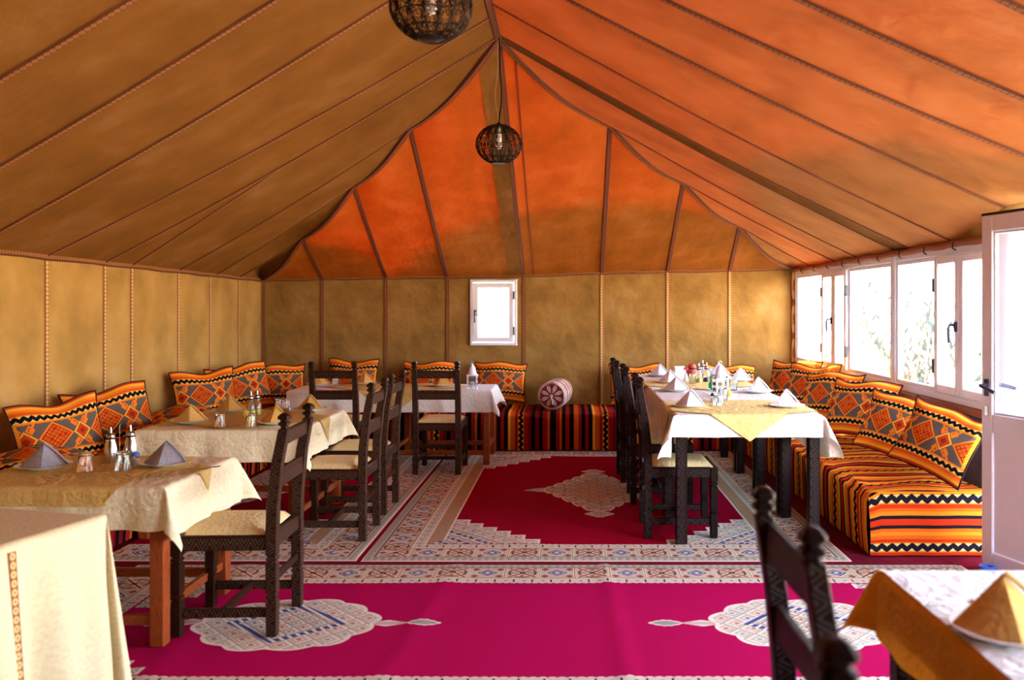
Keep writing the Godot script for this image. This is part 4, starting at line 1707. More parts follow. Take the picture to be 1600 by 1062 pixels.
func build_cushions():
	var kinds := [make_cushion(0.58, 0.47, 0.18, 1), make_cushion(0.60, 0.47, 0.20, 2), make_cushion(0.60, 0.46, 0.17, 3), make_cushion(0.53, 0.45, 0.20, 4)]
	# [picture x, picture y, scale, kind, yaw, lean back, roll, label]
	var gl := "kilim cushions on the left bench"
	var gb := "kilim cushions on the back bench"
	var gr := "kilim cushions under the side windows"
	var list := [
		[94, 680, 240, 0, 58, 14, 6, "kilim cushion at the left edge, leaning on the wall behind the first grey napkin", gl],
		[175, 654, 216, 1, 52, 12, 8, "kilim cushion leaning on the wall behind the metal oil bottles", gl],
		[62, 727, 262, 2, 30, 78, -3, "flat orange cushion lying behind the left grey napkin", gl],
		[294, 655, 186, 2, 28, 74, 4, "flat dark red cushion lying before the leaning ones on the left", gl],
		[321, 618, 172, 0, 46, 14, 3, "kilim cushion behind the left gold napkins, nearest of three in the corner", gl],
		[376, 606, 158, 1, 40, 14, 8, "kilim cushion in the left corner, middle one of three", gl],
		[432, 602, 146, 2, 14, 14, 3, "kilim cushion in the back left corner, the one facing forward", gl],
		[551, 593, 137.5, 0, 0, 14, -1, "kilim cushion on the back bench behind the left chair back", gb],
		[670, 596, 137.5, 1, 0, 16, 1, "kilim cushion on the back bench half hidden behind the right chair back", gb],
		[781, 596, 138.5, 2, -2, 14, -2, "kilim cushion on the back bench in full view below the window", gb],
		[992, 601, 137.5, 0, 0, 14, 1, "kilim cushion on the back bench behind the dark chairs, left of the long table", gb],
		[1140, 601, 137.5, 1, 0, 14, -2, "kilim cushion on the back bench behind the far napkins of the long table", gb],
		[1466, 688, 250, 3, -54, 26, -15, "largest kilim cushion on the right, next to the door", gr],
		[1399, 665, 224, 3, -54, 24, -10, "second kilim cushion from the door under the side windows", gr],
		[1345, 638, 196, 1, -52, 22, 0, "third kilim cushion from the door under the side windows", gr],
		[1297, 619, 177, 2, -54, 22, 2, "fourth kilim cushion from the door under the side windows", gr],
		[1268, 606, 165, 0, -54, 20, 2, "fifth kilim cushion from the door under the side windows", gr],
		[1239, 597, 151.5, 1, -50, 20, 3, "kilim cushion in the back right corner, last of the window row", gr]]
	var used := {}
	for c in list:
		var o: Node3D = kinds[c[3]]
		if used.has(c[3]): o = dup(o, "", Vector3.ZERO)
		used[c[3]] = true
		o.position = px(c[0], c[1], c[2])
		o.basis = Basis(Vector3.UP, deg_to_rad(c[4])) * Basis(Vector3.RIGHT, -deg_to_rad(c[5])) * Basis(Vector3.BACK, deg_to_rad(c[6]))
		o.set_meta("label", c[7])
		o.set_meta("group", c[8])
	# bolster on the back bench
	var b := thing("bolster", "round red and white bolster lying on the back bench", "bolster", Vector3(-0.155, 0.575, -9.25))
	b.rotation = Vector3(0, deg_to_rad(-8), 0)
	var st := mb()
	var turn := Basis(Vector3.RIGHT, PI / 2)
	lathe(st, [Vector2(0.135, -0.27), Vector2(0.155, -0.25), Vector2(0.158, 0.0), Vector2(0.155, 0.25), Vector2(0.135, 0.27)], 28, Vector3.ZERO, turn)
	obj("cover", st, M.bolster_side, b)
	for s in [-1.0, 1.0]:
		st = mb()
		var c := Vector3(0, 0, s * 0.285)
		for k in 28:
			var a0 := TAU * k / 28
			var a1 := TAU * (k + 1) / 28
			var p0 := Vector3(cos(a0) * 0.137, sin(a0) * 0.137, s * 0.268)
			var p1 := Vector3(cos(a1) * 0.137, sin(a1) * 0.137, s * 0.268)
			tri(st, c, p0, p1, Vector3(0, 0, s), Vector2(0.5, 0.5), Vector2(0.5 + 0.5 * cos(a0), 0.5 + 0.5 * sin(a0)), Vector2(0.5 + 0.5 * cos(a1), 0.5 + 0.5 * sin(a1)))
		obj("end_cap", st, M.bolster_end, b)
	st = mb()
	tube(st, [Vector3(0, 0.0, 0.28), Vector3(0.0, -0.02, 0.297), Vector3(0.01, -0.05, 0.295), Vector3(0.012, -0.09, 0.29)], 0.008, 6)
	obj("tassel", st, M.napkin_white, b)

# ---------------------------------------------------------------- hanging lanterns
func build_lanterns():
	var lm := thing("hanging_lantern", "large wrought-iron scrollwork lantern at the top of the picture", "lantern", Vector3(-0.545, 2.716, -3.275), 0.0, "round iron lanterns hung from the ridge")
	var R := 0.162
	var K := 0.86
	var on := func(lat: float, lon: float, f := 1.0) -> Vector3: return Vector3(cos(lat) * sin(lon) * R * f, sin(lat) * R * K * f, cos(lat) * cos(lon) * R * f)
	var st := mb()
	var ribs := 16
	for k in ribs:
		var pts := []
		for i in 17: pts.append(on.call(lerpf(-1.25, 1.25, i / 16.0), TAU * k / ribs))
		tube(st, pts, 0.0028, 5)
	obj("rib_cage", st, M.iron, lm)
	for lat in [-1.25, -0.82, -0.36, 0.36, 0.82, 1.25]:
		st = mb()
		var pts := []
		for i in 40: pts.append(on.call(lat, TAU * i / 40))
		tube(st, pts, 0.0032, 5, true)
		obj("hoop", st, M.iron, lm)
	# scrolls: two mirrored spirals in each cell between ribs and hoops
	for band in [[-1.25, -0.82], [-0.82, -0.36], [-0.36, 0.36], [0.36, 0.82], [0.82, 1.25]]:
		st = mb()
		var half: float = (band[1] - band[0]) * 0.5
		var mid: float = (band[1] + band[0]) * 0.5
		for k in ribs:
			for s in [-1.0, 1.0]:
				for w in [-1.0, 1.0]:
					var pts := []
					var lw := TAU / ribs * 0.5
					for i in 15:
						var t := i / 14.0
						var a := t * TAU * 1.35
						var rr := (1.0 - 0.78 * t)
						pts.append(on.call(mid + w * half * (0.52 - 0.46 * rr * cos(a)), TAU * (k + 0.5) / ribs + s * lw * (0.5 + 0.46 * rr * sin(a) - 0.0)))
					tube(st, pts, 0.0022, 4)
		obj("scrollwork", st, M.iron, lm)
	st = mb()
	lathe(st, [Vector2(0.0, -R * K * 0.955), Vector2(0.05, -R * K * 0.95), Vector2(0.055, -R * K * 0.93), Vector2(0.0, -R * K * 0.925)], 20)
	obj("bottom_plate", st, M.iron, lm)
	st = mb()
	lathe(st, [Vector2(0.0, R * K * 0.93), Vector2(0.055, R * K * 0.93), Vector2(0.05, R * K * 0.955), Vector2(0.02, R * K * 1.02), Vector2(0.012, R * K * 1.10), Vector2(0.0, R * K * 1.10)], 20)
	obj("top_cap", st, M.iron, lm)
	st = mb()
	lathe(st, [Vector2(0.0, 0.02), Vector2(0.02, 0.02), Vector2(0.02, 0.07), Vector2(0.012, 0.08), Vector2(0.012, 0.13), Vector2(0.0, 0.13)], 16)
	obj("lamp_socket", st, M.white_plastic, lm)
	# a coiled fluorescent tube
	st = mb()
	var coil := []
	for i in 56:
		var t := i / 55.0
		var a := t * TAU * 3.5
		coil.append(Vector3(cos(a) * 0.020 * sin(0.5 + t * 2.4), 0.02 - t * 0.055, sin(a) * 0.020 * sin(0.5 + t * 2.4)))
	tube(st, coil, 0.0055, 6)
	obj("spiral_bulb", st, M.bulb, lm)
	st = mb()
	var cord := []
	for i in 8: cord.append(Vector3(0.004 * sin(i * 1.1), lerpf(R * K * 1.08, 0.775, i / 7.0), 0.004 * cos(i * 0.9)))
	tube(st, cord, 0.004, 6)
	obj("cord", st, M.cord, lm)
	var c := dup(lm, "smaller-looking iron scrollwork lantern hanging before the end of the tent roof", Vector3(-0.50, 2.68, -5.88))
	# this one hangs from the tip of the ridge on a double cord
	var cc: Node = c.get_node("cord")
	c.remove_child(cc)
	cc.free()
	for k in 2:
		st = mb()
		cord = []
		for i in 14:
			var t := i / 13.0
			cord.append(Vector3(lerpf(0.0, -0.01, t) + [-0.022, 0.016][k] * sin(PI * t) * (1.0 + 0.6 * sin(t * 7.0)), lerpf(R * K * 1.08, 0.79, t), lerpf(0.0, -0.12, t)))
		tube(st, cord, [0.0045, 0.006][k], 6)
		obj("cord", st, [M.cord, M.iron][k], c)

# ---------------------------------------------------------------- things on the tables
func make_plate() -> Node3D:
	var o := thing("plate", "", "plate", Vector3.ZERO)
	var st := mb()
	lathe(st, [Vector2(0.0, 0.0), Vector2(0.07, 0.0), Vector2(0.075, 0.004), Vector2(0.122, 0.017), Vector2(0.127, 0.0205), Vector2(0.122, 0.021), Vector2(0.085, 0.0095), Vector2(0.078, 0.0065), Vector2(0.0, 0.006)], 40)
	obj("dish", st, M.porcelain, o)
	return o

func make_napkin(m: Material, seed_: int, k := 1.0) -> Node3D:
	# folded to a standing pyramid: ridge to the front, open flap at the side
	var o := thing("napkin", "", "napkin", Vector3.ZERO)
	var sp := func(peak: Vector3, a: Vector3, b: Vector3, bulge: float, out: Vector3) -> Array:
		var P := []
		for i in 11:
			var row := []
			for j in 9:
				var v := i / 10.0
				var u := j / 8.0
				var p: Vector3 = peak.lerp(a.lerp(b, u), v)
				p += out.normalized() * bulge * sin(PI * u) * v * (1.0 - 0.35 * v)
				row.append(p * k)
			P.append(row)
		return P
	var U := []
	for i in 11:
		var ur := []
		for j in 9: ur.append(Vector2(j / 8.0, i / 10.0))
		U.append(ur)
	var T := Vector3(0, 0.112, -0.008)
	var Fp := Vector3(0.008, 0.0, 0.092)
	var Lp := Vector3(-0.108, 0.002, 0.008)
	var Rp := Vector3(0.104, 0.002, -0.004)
	var st := mb()
	sheet(st, sp.call(T, Lp, Fp, 0.010, Vector3(-0.6, 0.3, 0.8)), U, Vector3(-0.5, 0.3, 0.6), 0)
	sheet(st, sp.call(T, Fp, Rp, 0.010, Vector3(0.6, 0.3, 0.8)), U, Vector3(0.5, 0.3, 0.6), 1)
	obj("front_fold", st, m, o)
	st = mb()
	var Bp := Vector3(0.0, 0.001, -0.075)
	sheet(st, sp.call(T + Vector3(0, -0.004, -0.004), Lp + Vector3(0.004, 0, -0.006), Bp, 0.012, Vector3(-0.6, 0.3, -0.8)), U, Vector3(-0.5, 0.3, -0.6), 0)
	sheet(st, sp.call(T + Vector3(0, -0.004, -0.004), Bp, Rp + Vector3(-0.012, 0, -0.012), 0.012, Vector3(0.6, 0.3, -0.8)), U, Vector3(0.5, 0.3, -0.6), 1)
	obj("back_fold", st, m, o)
	# the turned-up flap along the right edge
	st = mb()
	var e := []
	for i in 9:
		var t := i / 8.0
		e.append((T + Vector3(0.004, 0.002, 0)).lerp(Rp + Vector3(0.004, 0.006, 0.008), t) * k + Vector3(0.004 * sin(PI * t), 0.003 * sin(PI * t), 0.004))
	tube(st, e, 0.0055, 6)
	obj("hem_fold", st, m, o)
	return o

func make_tumbler() -> Node3D:
	var o := thing("tumbler", "", "glass", Vector3.ZERO)
	var st := mb()
	lathe(st, [Vector2(0.0, 0.0), Vector2(0.026, 0.0), Vector2(0.029, 0.003), Vector2(0.036, 0.088), Vector2(0.0355, 0.0895), Vector2(0.034, 0.088), Vector2(0.0272, 0.014), Vector2(0.024, 0.011), Vector2(0.0, 0.010)], 12)
	obj("glass_body", st, M.glass, o)
	return o

func make_cruet(fill: Material) -> Node3D:
	# a stand-up oil bottle: glass cone, liquid inside, steel collar with a black ring, pouring spout
	var o := thing("oil_bottle", "", "bottle", Vector3.ZERO)
	var st := mb()
	lathe(st, [Vector2(0.0, 0.0), Vector2(0.034, 0.0), Vector2(0.036, 0.004), Vector2(0.028, 0.085), Vector2(0.021, 0.105), Vector2(0.019, 0.120), Vector2(0.0, 0.120)], 20)
	obj("bottle_body", st, M.steel if fill == null else M.glass, o)
	if fill != null:
		st = mb()
		lathe(st, [Vector2(0.0, 0.006), Vector2(0.032, 0.006), Vector2(0.029, 0.045), Vector2(0.0, 0.045)], 20)
		obj("liquid", st, fill, o)
	st = mb()
	lathe(st, [Vector2(0.022, 0.118), Vector2(0.0235, 0.120), Vector2(0.0235, 0.127), Vector2(0.022, 0.129)], 20)
	obj("black_ring", st, M.black_seal, o)
	st = mb()
	lathe(st, [Vector2(0.0, 0.128), Vector2(0.022, 0.128), Vector2(0.022, 0.140), Vector2(0.016, 0.147), Vector2(0.006, 0.150), Vector2(0.0045, 0.172), Vector2(0.003, 0.180), Vector2(0.0, 0.180)], 16)
	obj("spout", st, M.steel, o)
	return o

func make_shaker(cap: Material) -> Node3D:
	var o := thing("shaker", "", "shaker", Vector3.ZERO)
	var st := mb()
	lathe(st, [Vector2(0.0, 0.0), Vector2(0.018, 0.0), Vector2(0.020, 0.003), Vector2(0.017, 0.050), Vector2(0.0, 0.050)], 14)
	obj("shaker_body", st, M.glass, o)
	st = mb()
	lathe(st, [Vector2(0.0, 0.003), Vector2(0.016, 0.003), Vector2(0.0145, 0.036), Vector2(0.0, 0.036)], 14)
	obj("contents", st, M.salt, o)
	st = mb()
	lathe(st, [Vector2(0.0, 0.049), Vector2(0.0185, 0.049), Vector2(0.018, 0.060), Vector2(0.012, 0.068), Vector2(0.0, 0.070)], 14)
	obj("cap", st, cap, o)
	return o

func make_glass_lantern() -> Node3D:
	# white metal table lantern with glass sides under a pierced dome
	var o := thing("table_lantern", "", "lantern", Vector3.ZERO)
	var st := mb()
	box(st, Vector3(-0.05, 0.0, -0.05), Vector3(0.05, 0.012, 0.05), 0.003)
	obj("base_plate", st, M.white_frame, o)
	for sx in [-1, 1]:
		for sz in [-1, 1]:
			st = mb()
			box(st, Vector3(sx * 0.044 - 0.004, 0.01, sz * 0.044 - 0.004), Vector3(sx * 0.044 + 0.004, 0.135, sz * 0.044 + 0.004), 0.001)
			obj("corner_post", st, M.white_frame, o)
	for k in 4:
		st = mb()
		var b := Basis(Vector3.UP, PI / 2 * k)
		box(st, Vector3(-0.04, 0.014, 0.042), Vector3(0.04, 0.132, 0.045), 0.0005, Transform3D(b))
		obj("glass_side", st, M.pane, o)
		# scrolled grille on each side
		st = mb()
		for q in [-1.0, 1.0]:
			for w in [0.05, 0.095]:
				var pts := []
				for i in 13:
					var t := i / 12.0
					var a := t * TAU * 1.25
					pts.append(b * Vector3(q * (0.019 - 0.016 * (1.0 - 0.7 * t) * cos(a)), w + 0.019 * (1.0 - 0.7 * t) * sin(a), 0.047))
				tube(st, pts, 0.0022, 4)
		obj("grille", st, M.iron, o)
	st = mb()
	box(st, Vector3(-0.052, 0.132, -0.052), Vector3(0.052, 0.142, 0.052), 0.003)
	lathe(st, [Vector2(0.046, 0.140), Vector2(0.040, 0.160), Vector2(0.034, 0.180), Vector2(0.030, 0.205), Vector2(0.020, 0.222), Vector2(0.010, 0.232), Vector2(0.008, 0.245), Vector2(0.0, 0.250)], 12)
	obj("domed_top", st, M.white_frame, o)
	st = mb()
	tube(st, [Vector3(-0.012, 0.246, 0), Vector3(-0.016, 0.262, 0), Vector3(0, 0.274, 0), Vector3(0.016, 0.262, 0), Vector3(0.012, 0.246, 0)], 0.002, 5)
	obj("ring", st, M.steel, o)
	st = mb()
	lathe(st, [Vector2(0.0, 0.012), Vector2(0.022, 0.012), Vector2(0.022, 0.065), Vector2(0.019, 0.067), Vector2(0.0, 0.064)], 16)
	obj("candle", st, M.white_plastic, o)
	return o

func make_fork() -> Node3D:
	var o := thing("fork", "", "fork", Vector3.ZERO)
	var st := mb()
	var P := []
	var U := []
	for i in 12:
		var t := i / 11.0
		var w := lerpf(0.007, 0.003, clampf(t * 2.2, 0, 1)) if t < 0.5 else lerpf(0.003, 0.011, clampf((t - 0.6) / 0.2, 0, 1))
		var y := 0.004 + 0.006 * sin(t * PI * 2.0) * t
		var row := []
		var ur := []
		for j in 3:
			row.append(Vector3(lerpf(-0.09, 0.05, t), y, (j - 1) * w))
			ur.append(Vector2(t, j))
		P.append(row); U.append(ur)
	sheet(st, P, U, Vector3.UP)
	var P3 := []
	for r in P: P3.append([r[0] - Vector3(0, 0.0016, 0), r[1] - Vector3(0, 0.002, 0), r[2] - Vector3(0, 0.0016, 0)])
	sheet(st, P3, U, Vector3.DOWN, 1)
	obj("handle", st, M.steel, o)
	st = mb()
	for k in 4:
		var z := -0.0095 + 0.0063 * k
		tube(st, [Vector3(0.048, 0.0045, z), Vector3(0.07, 0.0025, z), Vector3(0.095, 0.006, z)], 0.0013, 5)
	obj("tines", st, M.steel, o)
	return o

# fixed height h: the point of the table top seen at picture (x, y)
func on_top(x: float, y: float, h: float) -> Vector3:
	var s := (y - CY) / (EYE - h)
	return Vector3((x - CX) / s, h, -F / s)

func place(o: Node3D, first: Dictionary, key: String, at: Vector3, turn: float, label: String, group: String) -> Node3D:
	var c := o
	if first.has(key): c = dup(o, label, at, turn)
	first[key] = true
	c.position = at
	c.rotation.y = turn
	c.set_meta("label", label)
	if group != "": c.set_meta("group", group)
	return c

func build_tableware():
	var first := {}
	var plate := make_plate()
	var grey := make_napkin(M.napkin_grey, 1)
	var gold := make_napkin(M.napkin_gold, 2)
	var white := make_napkin(M.napkin_white, 3)
	var t1 := 0.7385
	var t2 := 0.7385
	var t4 := 0.8465
	# [x, y on the table at the plate's middle, height, napkin kind, turn, plate label, napkin label]
	var sets := [
		[68, 731, t1, 0, 0.35, "white plate under the grey napkin at the left edge", "grey napkin pyramid at the left edge, its flap open to the right"],
		[258, 726, t1, 0, 0.0, "white plate under the grey napkin beside the upturned tumblers", "grey napkin pyramid with a sharp front ridge beside the tumblers"],
		[297, 660, t2, 1, 0.3, "white plate under the gold napkin nearest the left wall cushions", "gold napkin pyramid at the near left corner of the four-napkin table"],
		[358, 643, t2, 1, 0.3, "white plate under the gold napkin at the back left of the four", "gold napkin pyramid at the back left of the four-napkin table"],
		[430, 661, t2, 1, -0.1, "white plate under the gold napkin nearest the first brown chair", "gold napkin pyramid just behind the finials of the first brown chair"],
		[484, 641, t2, 1, -0.2, "white plate under the gold napkin at the right back of the four", "gold napkin pyramid at the right back of the four-napkin table"],
		[498, 601, t2, 1, 0.5, "white plate on the left back table beside the chair back", "gold napkin pyramid at the left end of the back tables"],
		[570, 600, t2, 1, 0.1, "white plate on the left back table right of the chair back", "bright gold napkin pyramid between the two chair backs"],
		[690, 602.5, t2, 1, -0.4, "white plate seen through the right chair back", "gold napkin pyramid framed by the right chair back"],
		[1078, 636, t4, 2, -0.5, "white plate at the near left corner of the long table", "white napkin pyramid at the near left corner of the long table"],
		[1056, 610.5, t4, 2, -0.4, "second white plate along the chair side of the long table", "second white napkin pyramid along the chair side of the long table"],
		[1046, 598.5, t4, 2, -0.4, "third white plate along the chair side of the long table", "third white napkin pyramid along the chair side of the long table"],
		[1030, 587.5, t4, 2, -0.3, "fourth white plate along the chair side, at the far end", "farthest white napkin pyramid along the chair side of the long table"],
		[1228, 636, t4, 2, 0.35, "white plate at the near right corner of the long table", "white napkin pyramid at the near right corner of the long table"],
		[1184, 613, t4, 2, 0.3, "second white plate along the bench side of the long table", "second white napkin pyramid along the bench side of the long table"],
		[1156, 595.5, t4, 2, 0.3, "third white plate along the bench side of the long table", "third white napkin pyramid along the bench side of the long table"],
		[1123, 586, t4, 2, 0.2, "farthest white plate along the bench side of the long table", "farthest white napkin pyramid along the bench side of the long table"]]
	var kinds := [grey, gold, white]
	for s in sets:
		var at := on_top(s[0], s[1], s[2])
		place(plate, first, "plate", at, 0.0, s[5], "white dinner plates on the tables")
		place(kinds[s[3]], first, "napkin%d" % s[3], at + Vector3(0, 0.0085, 0), s[4], s[6], "napkins folded to pyramids")
	# the foreground table
	var f := Vector3(1.06, 0.7345, -2.03)
	place(plate, first, "plate", f, 0.0, "white plate on the table in the right foreground", "white dinner plates on the tables")
	var gn := dup(gold, "large-looking gold napkin pyramid in the right foreground", f + Vector3(0, 0.0085, 0), -0.2)
	gn.scale = Vector3(1.22, 1.22, 1.22)
	var fork := make_fork()
	place(fork, first, "fork", Vector3(1.05, 0.734, -2.24), 0.2, "steel fork behind the plate in the right foreground", "forks on the tables")
	place(fork, first, "fork", on_top(308, 731, t1) + Vector3(0.02, 0, 0.02), 0.5, "steel fork right of the grey napkin with the sharp ridge", "forks on the tables")
	place(fork, first, "fork", on_top(368, 664, t2), 0.2, "steel fork between the two nearer gold napkins", "forks on the tables")
	# tumblers
	var tumbler := make_tumbler()
	for t in [[133, 736, t1, "tumbler between the two grey napkins, left of the oil bottles", true], [192, 734, t1, "tumbler right before the metal oil bottles", true], [344, 667, t2, "tumbler between the two left gold napkins", true], [392, 667, t2, "tumbler before the oil bottles of the four-napkin table", true], [436, 640, t2, "left one of two tumblers at the back of the four-napkin table", true], [446, 641, t2, "right one of two tumblers at the back of the four-napkin table", true], [524, 603, t2, "tumbler on the left back table seen through the chair back", false],
		[1130, 627, t4, "tumbler nearest the eye on the long table", false], [1122, 634, t4, "low tumbler before the lantern on the long table", true], [1060, 589, t4, "tumbler left of the pink flower on the long table", false], [1082, 600, t4, "tumbler below the oil glass on the long table", false], [1146, 610, t4, "tumbler right of the lantern on the long table", false], [1108, 588, t4, "tumbler behind the green bottle on the long table", false]]:
		var c := place(tumbler, first, "tumbler", on_top(t[0], t[1], t[2]), 0.2, t[3], "clear tumblers on the tables")
		if t[4]:
			c.rotation.x = PI
			c.position.y += 0.0895
	# oil bottles and shakers
	var metal := make_cruet(null)
	place(metal, first, "metal", on_top(173, 722, t1), 0.0, "left steel oil bottle with a pouring spout beside the grey napkins", "steel oil bottles")
	place(metal, first, "metal", on_top(204, 718, t1), 0.0, "right steel oil bottle with a pouring spout beside the grey napkins", "steel oil bottles")
	var cr := make_cruet(M.oil)
	cr.set_meta("group", "glass oil bottles")
	for t in [[392, 650, t2, "glass oil bottle with yellow oil on the four-napkin table"], [402, 648, t2, "second glass oil bottle behind the yellow one on the four-napkin table"], [1092, 598, t4, "glass of bright yellow oil at the middle of the long table"], [1098, 592, t4, "tall glass oil bottle behind the yellow oil on the long table"]]:
		place(cr, first, "cruet", on_top(t[0], t[1], t[2]), 0.0, t[3], "glass oil bottles")
	var dark_oil := make_cruet(M.oil_dark)
	place(dark_oil, first, "vinegar", on_top(1104, 597, t4), 0.0, "glass vinegar bottle with dark liquid on the long table", "glass oil bottles")
	var sh := make_shaker(M.blue_plastic)
	sh.position = on_top(212, 727, t1)
	tag(sh, "small glass shaker with a blue cap beside the steel oil bottles", "shaker")
	sh = make_shaker(M.black_seal)
	sh.position = on_top(1114, 629, t4)
	tag(sh, "small shaker with a black cap at the front of the long table", "shaker")
	sh = make_shaker(M.steel)
	sh.position = on_top(1136, 600, t4)
	tag(sh, "small shaker with a steel cap right of the lantern on the long table", "shaker")
	# wire caddy handle between the steel bottles
	var cad := thing("condiment_caddy", "wire condiment caddy with an upright loop handle between the steel oil bottles", "caddy", on_top(187, 718, t1))
	var st := mb()
	var ring := []
	for i in 20: ring.append(Vector3(cos(TAU * i / 20) * 0.03, 0.012, sin(TAU * i / 20) * 0.03))
	tube(st, ring, 0.002, 5, true)
	for k in 3:
		var a := TAU * k / 3
		tube(st, [Vector3(cos(a) * 0.03, 0.012, sin(a) * 0.03), Vector3(cos(a) * 0.03, 0.0, sin(a) * 0.03)], 0.002, 5)
	tube(st, [Vector3(-0.03, 0.012, 0), Vector3(0.03, 0.012, 0)], 0.002, 5)
	obj("wire_ring", st, M.steel, cad)
	st = mb()
	tube(st, [Vector3(0, 0.012, 0), Vector3(0, 0.17, 0), Vector3(0.004, 0.185, 0), Vector3(0.018, 0.19, 0), Vector3(0.024, 0.182, 0)], 0.0022, 6)
	obj("handle", st, M.steel, cad)
	# table lanterns
	var gl := make_glass_lantern()
	gl.position = on_top(738, 608, t2)
	gl.set_meta("label", "white glass table lantern at the right end of the back tables")
	gl.set_meta("group", "white table lanterns")
	var gl2 := dup(gl, "white glass table lantern standing on the long right table", on_top(1125, 619, t4), 0.2)
	gl2.scale = Vector3.ONE
	# middle of the long table
	var pot := thing("clay_pot", "small red clay pot with a dark band on the long table", "pot", on_top(1081, 590, t4))
	st = mb()
	lathe(st, [Vector2(0.0, 0.0), Vector2(0.03, 0.0), Vector2(0.046, 0.04), Vector2(0.048, 0.07), Vector2(0.040, 0.085), Vector2(0.0, 0.085)], 22)
	obj("pot_body", st, M.red_clay, pot)
	st = mb()
	lathe(st, [Vector2(0.0415, 0.084), Vector2(0.0435, 0.088), Vector2(0.0435, 0.096), Vector2(0.0415, 0.098)], 22)
	obj("dark_band", st, M.black_seal, pot)
	st = mb()
	lathe(st, [Vector2(0.0, 0.096), Vector2(0.040, 0.096), Vector2(0.042, 0.108), Vector2(0.030, 0.130), Vector2(0.010, 0.138), Vector2(0.0, 0.139)], 22)
	obj("lid", st, M.red_clay, pot)
	var vase := thing("bud_vase", "white bud vase with one pink flower on the long table", "vase", on_top(1071.5, 597, t4))
	st = mb()
	lathe(st, [Vector2(0.0, 0.0), Vector2(0.022, 0.0), Vector2(0.026, 0.02), Vector2(0.014, 0.05), Vector2(0.011, 0.075), Vector2(0.014, 0.08), Vector2(0.009, 0.078), Vector2(0.0, 0.07)], 18)
	obj("vase_body", st, M.porcelain, vase)
	st = mb()
	tube(st, [Vector3(0, 0.06, 0), Vector3(0.002, 0.10, 0), Vector3(0, 0.115, 0.002)], 0.002, 5)
	obj("stem", st, M.leaf, vase)
	st = mb()
	for k in 9:
		var b := Basis(Vector3.UP, TAU * k / 9) * Basis(Vector3.RIGHT, 0.5 + 0.25 * (k % 3))
		lathe(st, [Vector2(0.0, 0.0), Vector2(0.008, 0.008), Vector2(0.010, 0.018), Vector2(0.005, 0.026), Vector2(0.0, 0.027)], 8, Vector3(0, 0.112, 0), b)
	obj("flower", st, M.petal_pink, vase)
	var gb := thing("green_bottle", "small pale green glass bottle beside the lantern on the long table", "bottle", on_top(1112, 609, t4))
	st = mb()
	lathe(st, [Vector2(0.0, 0.0), Vector2(0.026, 0.0), Vector2(0.028, 0.004), Vector2(0.028, 0.05), Vector2(0.018, 0.066), Vector2(0.011, 0.08), Vector2(0.011, 0.10), Vector2(0.0, 0.10)], 18)
	obj("bottle_body", st, M.glass_green, gb)
	st = mb()
	lathe(st, [Vector2(0.0, 0.098), Vector2(0.0125, 0.098), Vector2(0.0125, 0.112), Vector2(0.0, 0.113)], 14)
	obj("cap", st, M.leaf, gb)
	var lem := thing("lemon", "yellow lemon before the lantern on the long table", "lemon", on_top(1138, 620, t4))
	st = mb()
	lathe(st, [Vector2(0.0, 0.0), Vector2(0.012, 0.003), Vector2(0.024, 0.016), Vector2(0.027, 0.028), Vector2(0.023, 0.042), Vector2(0.010, 0.054), Vector2(0.004, 0.060), Vector2(0.0, 0.061)], 16)
	obj("fruit", st, M.lemon, lem)
	var lem2 := dup(lem, "yellow lemon half hidden before the oil bottles of the four-napkin table", on_top(387, 653, t2))
	lem2.rotation.z = 0.3
	var holder := thing("napkin_holder", "white paper-napkin holder at the far left of the long table", "napkin holder", on_top(1062, 592.5, t4), 0.2)
	st = mb()
	box(st, Vector3(-0.06, 0.0, -0.03), Vector3(0.06, 0.01, 0.03), 0.003)
	box(st, Vector3(-0.055, 0.008, -0.028), Vector3(0.055, 0.09, -0.024), 0.001)
	box(st, Vector3(-0.055, 0.008, 0.024), Vector3(0.055, 0.09, 0.028), 0.001)
	obj("frame", st, M.white_plastic, holder)
	st = mb()
	for k in 5: box(st, Vector3(-0.05, 0.01, -0.02 + 0.008 * k), Vector3(0.05, 0.125 - 0.003 * k, -0.015 + 0.008 * k), 0.001)
	obj("paper_napkins", st, M.napkin_white, holder)

# ---------------------------------------------------------------- outside
func frond_bush(label: String, at: Vector3, n: int, tall: float, seed_: int, group := "shrubs outside the side windows"):
	var o := thing("shrub", label, "shrub", at, 0.0, group)
	var r := RandomNumberGenerator.new()
	r.seed = seed_
	var stm := mb()
	var lv := mb()
	for k in n:
		var a := r.randf() * TAU
		var lean := 0.12 + r.randf() * 0.5
		var h := tall * (0.6 + r.randf() * 0.4)
		var pts := []
		for i in 8:
			var t := i / 7.0
			pts.append(Vector3(cos(a) * lean * h * t * t, h * t, sin(a) * lean * h * t * t))
		tube(stm, pts, 0.010, 4)
		for i in range(2, 8):
			for s in 4:
				var p: Vector3 = pts[i] - (pts[i] - pts[i - 1]) * r.randf()
				var d := Vector3(r.randf() - 0.5, 0.25 + r.randf() * 0.5, r.randf() - 0.5).normalized()
				var side := d.cross(Vector3(r.randf() - 0.5, r.randf() - 0.5, r.randf() - 0.5)).normalized()
				var L := 0.10 + r.randf() * 0.12
				var w := 0.014 + r.randf() * 0.01
				var m := p + d * L * 0.5
				var nn := d.cross(side).normalized()
				tri(lv, p, m + side * w, m + nn * 0.004, nn)
				tri(lv, p, m + nn * 0.004, m - side * w, nn)
				tri(lv, p + d * L, m + nn * 0.004, m + side * w, nn)
				tri(lv, p + d * L, m - side * w, m + nn * 0.004, nn)
	obj("stems", stm, M.cord, o)
	var leaves := obj("foliage", lv, M.shrub_leaf, o)
	leaves.set_meta("kind", "stuff")

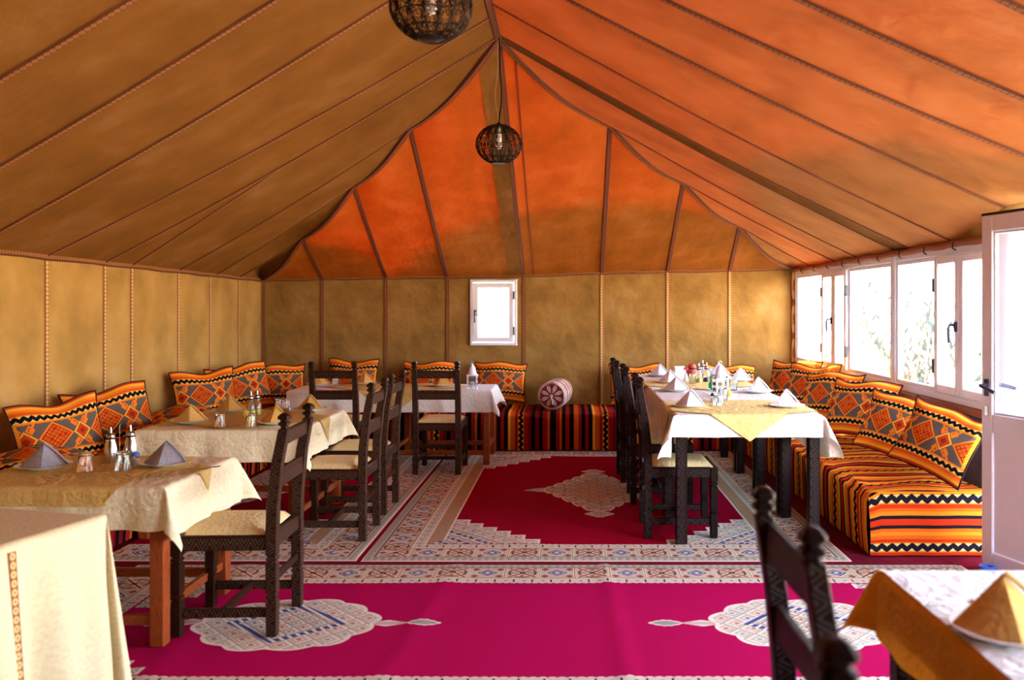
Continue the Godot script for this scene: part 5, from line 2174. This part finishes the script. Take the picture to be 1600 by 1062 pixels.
func build_outside():
	var st := mb()
	box(st, Vector3(-40, -0.30, -60), Vector3(60, -0.13, 20), 0.01)
	struct("ground", st, M.sand)
	frond_bush("tall willowy shrub seen through the third pane from the back", Vector3(5.2, -0.14, -13.2), 12, 2.0, 3)
	frond_bush("bushy shrub behind the middle post of the side windows", Vector3(5.0, -0.14, -12.1), 16, 1.9, 5)
	frond_bush("thin shrub seen through the fixed pane before the second casements", Vector3(4.6, -0.14, -10.8), 9, 1.9, 8)
	frond_bush("shrub seen between the last casement and the door", Vector3(4.4, -0.14, -8.9), 10, 1.75, 13)
	frond_bush("broad shrub seen low through the glass of the door", Vector3(7.5, -0.14, -14.5), 22, 1.3, 21)
	# unseen trees, added so their crowns shade the lower parts of the roof
	var spots := [[-2.9, -12.5, "one of the added shade trees, out of view behind the back left corner of the tent"], [1.95, -12.5, "one of the added shade trees, out of view behind the middle of the back wall"], [7.3, -12.5, "one of the added shade trees, out of view behind the back right corner of the tent"], [5.0, -8.3, "one of the added shade trees, out of view beside the windows on the right of the tent"], [5.0, -3.6, "one of the added shade trees, out of view beside the door on the right of the tent"]]
	for k in spots.size():
		added_shade_tree(spots[k][2], Vector3(spots[k][0], -0.14, spots[k][1]), 40 + k)

func added_shade_tree(label: String, at: Vector3, seed_: int):
	var o := thing("added_tree", label, "added_tree", at, 0.0, "added unseen trees that shade the roof")
	var r := RandomNumberGenerator.new()
	r.seed = seed_
	var st := mb()
	tube(st, [Vector3(0, 0, 0), Vector3(0.05, 1.5, 0.03), Vector3(-0.04, 3.0, 0), Vector3(0.0, 4.4, 0.05), Vector3(0.05, 6.0, 0.0)], 0.14, 9)
	for k in 9:
		var a := TAU * k / 9.0 + r.randf()
		var y := 3.9 + 0.28 * k
		var L := 1.3 + r.randf() * 0.7
		tube(st, [Vector3(0, y, 0), Vector3(cos(a) * L * 0.5, y + 0.5, sin(a) * L * 0.5), Vector3(cos(a) * L, y + 0.8, sin(a) * L)], 0.045, 6)
	obj("trunk", st, M.cord, o)
	st = mb()
	for k in 9000:
		var d := Vector3(r.randf_range(-1, 1), r.randf_range(-1, 1), r.randf_range(-1, 1))
		if d.length() > 1.0: continue
		var p := Vector3(0, 6.0, 0) + d * Vector3(2.4, 1.9, 2.1)
		var u := Vector3(r.randf_range(-1, 1), r.randf_range(-0.6, 0.6), r.randf_range(-1, 1)).normalized()
		var v := u.cross(Vector3(r.randf_range(-1, 1), r.randf_range(-1, 1), r.randf_range(-1, 1))).normalized()
		var L := 0.16 + r.randf() * 0.12
		var n := u.cross(v)
		var lift := n * 0.02
		tri(st, p - u * L, p + v * L * 0.45 + lift, p + u * L, n)
		tri(st, p - u * L, p + u * L, p - v * L * 0.45 + lift, n)
	obj("foliage", st, M.leaf, o).set_meta("kind", "stuff")
